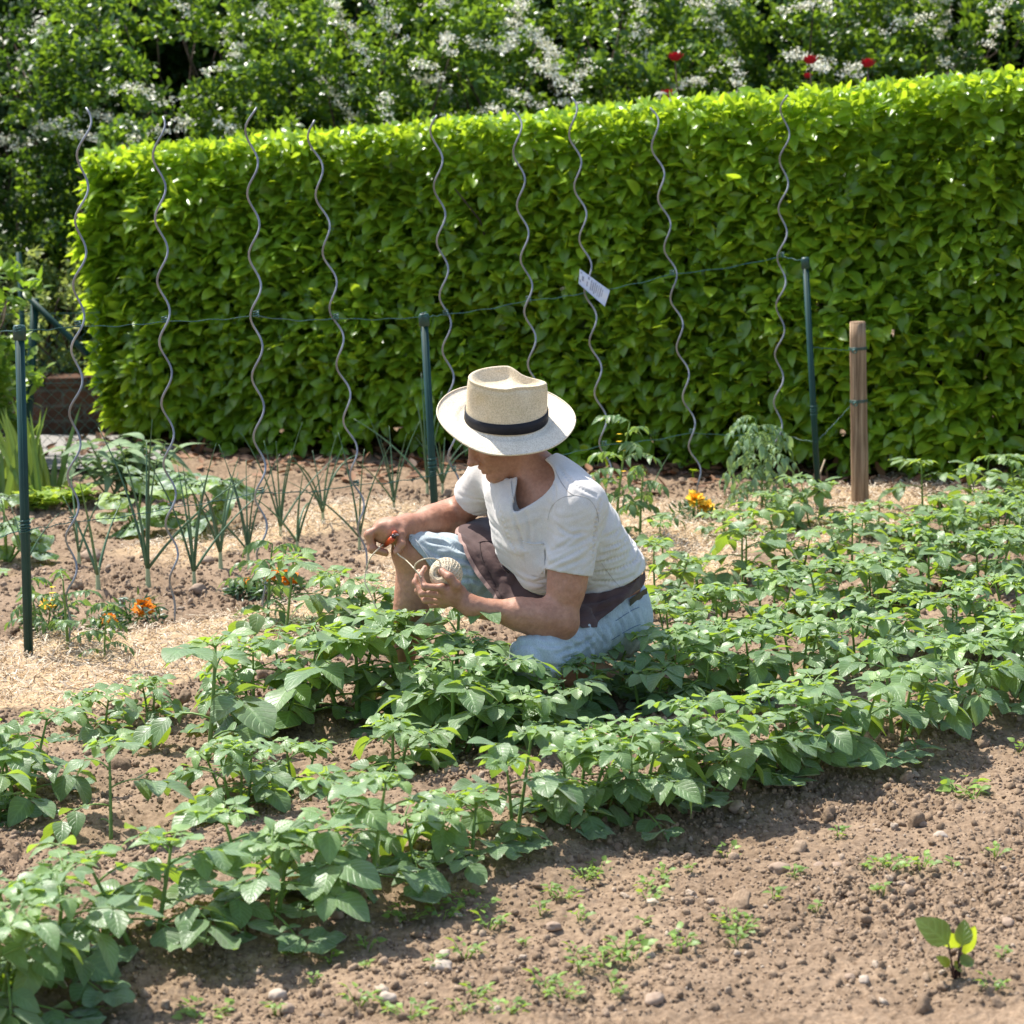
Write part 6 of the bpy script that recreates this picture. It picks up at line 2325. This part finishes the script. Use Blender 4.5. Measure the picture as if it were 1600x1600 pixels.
def thread(pts, n=10):
    c_ = catmull(np.array(pts), n)
    out_ = []
    A = Acc()
    s = 0
    for ph in (0, math.pi):
        o_ = []; s = 0
        for i, p_ in enumerate(c_):
            if i: s += np.linalg.norm(c_[i] - c_[i - 1])
            a = s / .012 * 2 * math.pi + ph
            o_.append(tuple(p_ + V(math.cos(a), .3, math.sin(a)) * .0010))
        A.tube(o_, .0013, 5)
    me_ = A
    return me_


A1 = thread([P(690, 878, -.26), P(678, 873, -.30), P(662, 874, -.31), P(651, 880, -.30), P(648, 888, -.29), P(653, 896, -.29), P(658, 902, -.293)], 16)
A1.build('thread', M_twine, ball, tuple(ballC))
A1 = thread([P(655, 897, -.285), P(645, 886, -.21), P(634, 875, -.10), P(622, 866, -.06), P(616, 852, -.04)], 20)
A1.build('thread', M_twine, ball, tuple(ballC))
A1 = thread([P(598, 851, -.03), P(592, 857, -.05), P(580, 870, -.06), P(572, 890, -.04), P(570, 908, -.05), P(577, 925, -.06), P(584, 940, -.06), P(588, 956, -.07), P(580, 978, -.08), P(574, 1000, -.1)], 14)
A1.build('thread', M_twine, ball, tuple(ballC))

# ---- secateurs in the right hand
gA = P(615, 838, -.058); gB = P(602, 846, .06)
ga = nrmz(gB - gA)
root = thing('secateurs', 'orange handled secateurs gripped in the gardener\'s right hand', 'secateurs', tuple(gA))
M_org = mat_simple('orange_handle', (0.55, 0.075, 0.02), .4, .5, .15, 30)
M_blade = mat_simple('dark_steel', (0.06, 0.05, 0.05), .35, .5, .3, 40, metallic=.8)
up_ = nrmz(V(.55, -.1, .85)); up_ = nrmz(up_ - ga * (up_ @ ga))
sd_ = np.cross(ga, up_)
for sg in (-1, 1):
    A = Acc()
    pts = [gA + up_ * sg * .0085 + ga * -.004, gA + up_ * sg * .0105 + ga * .015, gA + up_ * sg * .0125 + ga * .05, gA + up_ * sg * .014 + ga * .09, gA + up_ * sg * .013 + ga * .135]
    A.tube([tuple(x) for x in catmull(np.array(pts), 5)], [.0078] * 3 + [.0085] * 13 + [.0078] * 5, 12)
    A.build('handle', M_org, root, tuple(gA))
A = Acc()
A.tube([tuple(gA - sd_ * .006), tuple(gA + sd_ * .006)], [.0065, .0065], 12)
v_ = []
for i in range(7):
    t = i / 6
    c_ = gA - ga * (.004 + .040 * t) + up_ * (.006 * math.sin(2.2 * t) - .002) + V(.004, 0, -.006) * t
    wd = .0075 * (1 - t ** 2) + .0008
    v_ += [tuple(c_ + up_ * wd + sd_ * .0015), tuple(c_ - up_ * wd * .6 + sd_ * .0012), tuple(c_ - up_ * wd * .6 - sd_ * .0012), tuple(c_ + up_ * wd - sd_ * .0015)]
qs = []
for i in range(6):
    for k in range(4):
        qs.append((4 * i + k, 4 * i + (k + 1) % 4, 4 * i + 4 + (k + 1) % 4, 4 * i + 4 + k))
A.add(v_, qs)
A.build('blade', M_blade, root, tuple(gA))
# ------------------------------------------------------------------ light
SUN_EL, SUN_AZ = R(61), math.atan2(-0.77, 0.64)   # azimuth from +y towards +x
sd = Vector((math.cos(SUN_EL) * math.sin(SUN_AZ), math.cos(SUN_EL) * math.cos(SUN_AZ), math.sin(SUN_EL)))
ld = bpy.data.lights.new('sun', 'SUN')
ld.energy = 4.6
ld.angle = R(0.55)
ld.color = (1.0, 0.955, 0.88)
sun = bpy.data.objects.new('sun', ld)
col.objects.link(sun)
sun.location = sd * 30
sun.rotation_euler = (-sd).to_track_quat('-Z', 'Y').to_euler()
w = bpy.data.worlds.new('World')
scene.world = w
w.use_nodes = True
nt = w.node_tree
bg = nt.nodes['Background']
sky = nt.nodes.new('ShaderNodeTexSky')
sky.sky_type = 'NISHITA'
sky.sun_disc = False
sky.sun_elevation = SUN_EL
sky.sun_rotation = SUN_AZ
sky.dust_density = 1.5
nt.links.new(sky.outputs[0], bg.inputs[0])
bg.inputs[1].default_value = 0.15

vs = scene.view_settings
scene.display_settings.display_device = 'sRGB'
vs.view_transform = 'Standard'
vs.look = 'None'
vs.exposure = 0.95
vs.gamma = 1.0
vs.use_curve_mapping = False
cy = scene.cycles
cy.use_denoising = True
try:
    cy.denoiser = 'OPENIMAGEDENOISE'
except Exception:
    pass
cy.max_bounces = 8
cy.diffuse_bounces = 4
cy.glossy_bounces = 3
cy.transmission_bounces = 4
cy.transparent_max_bounces = 8
cy.sample_clamp_indirect = 6
cy.use_adaptive_sampling = True
cy.adaptive_threshold = 0.01
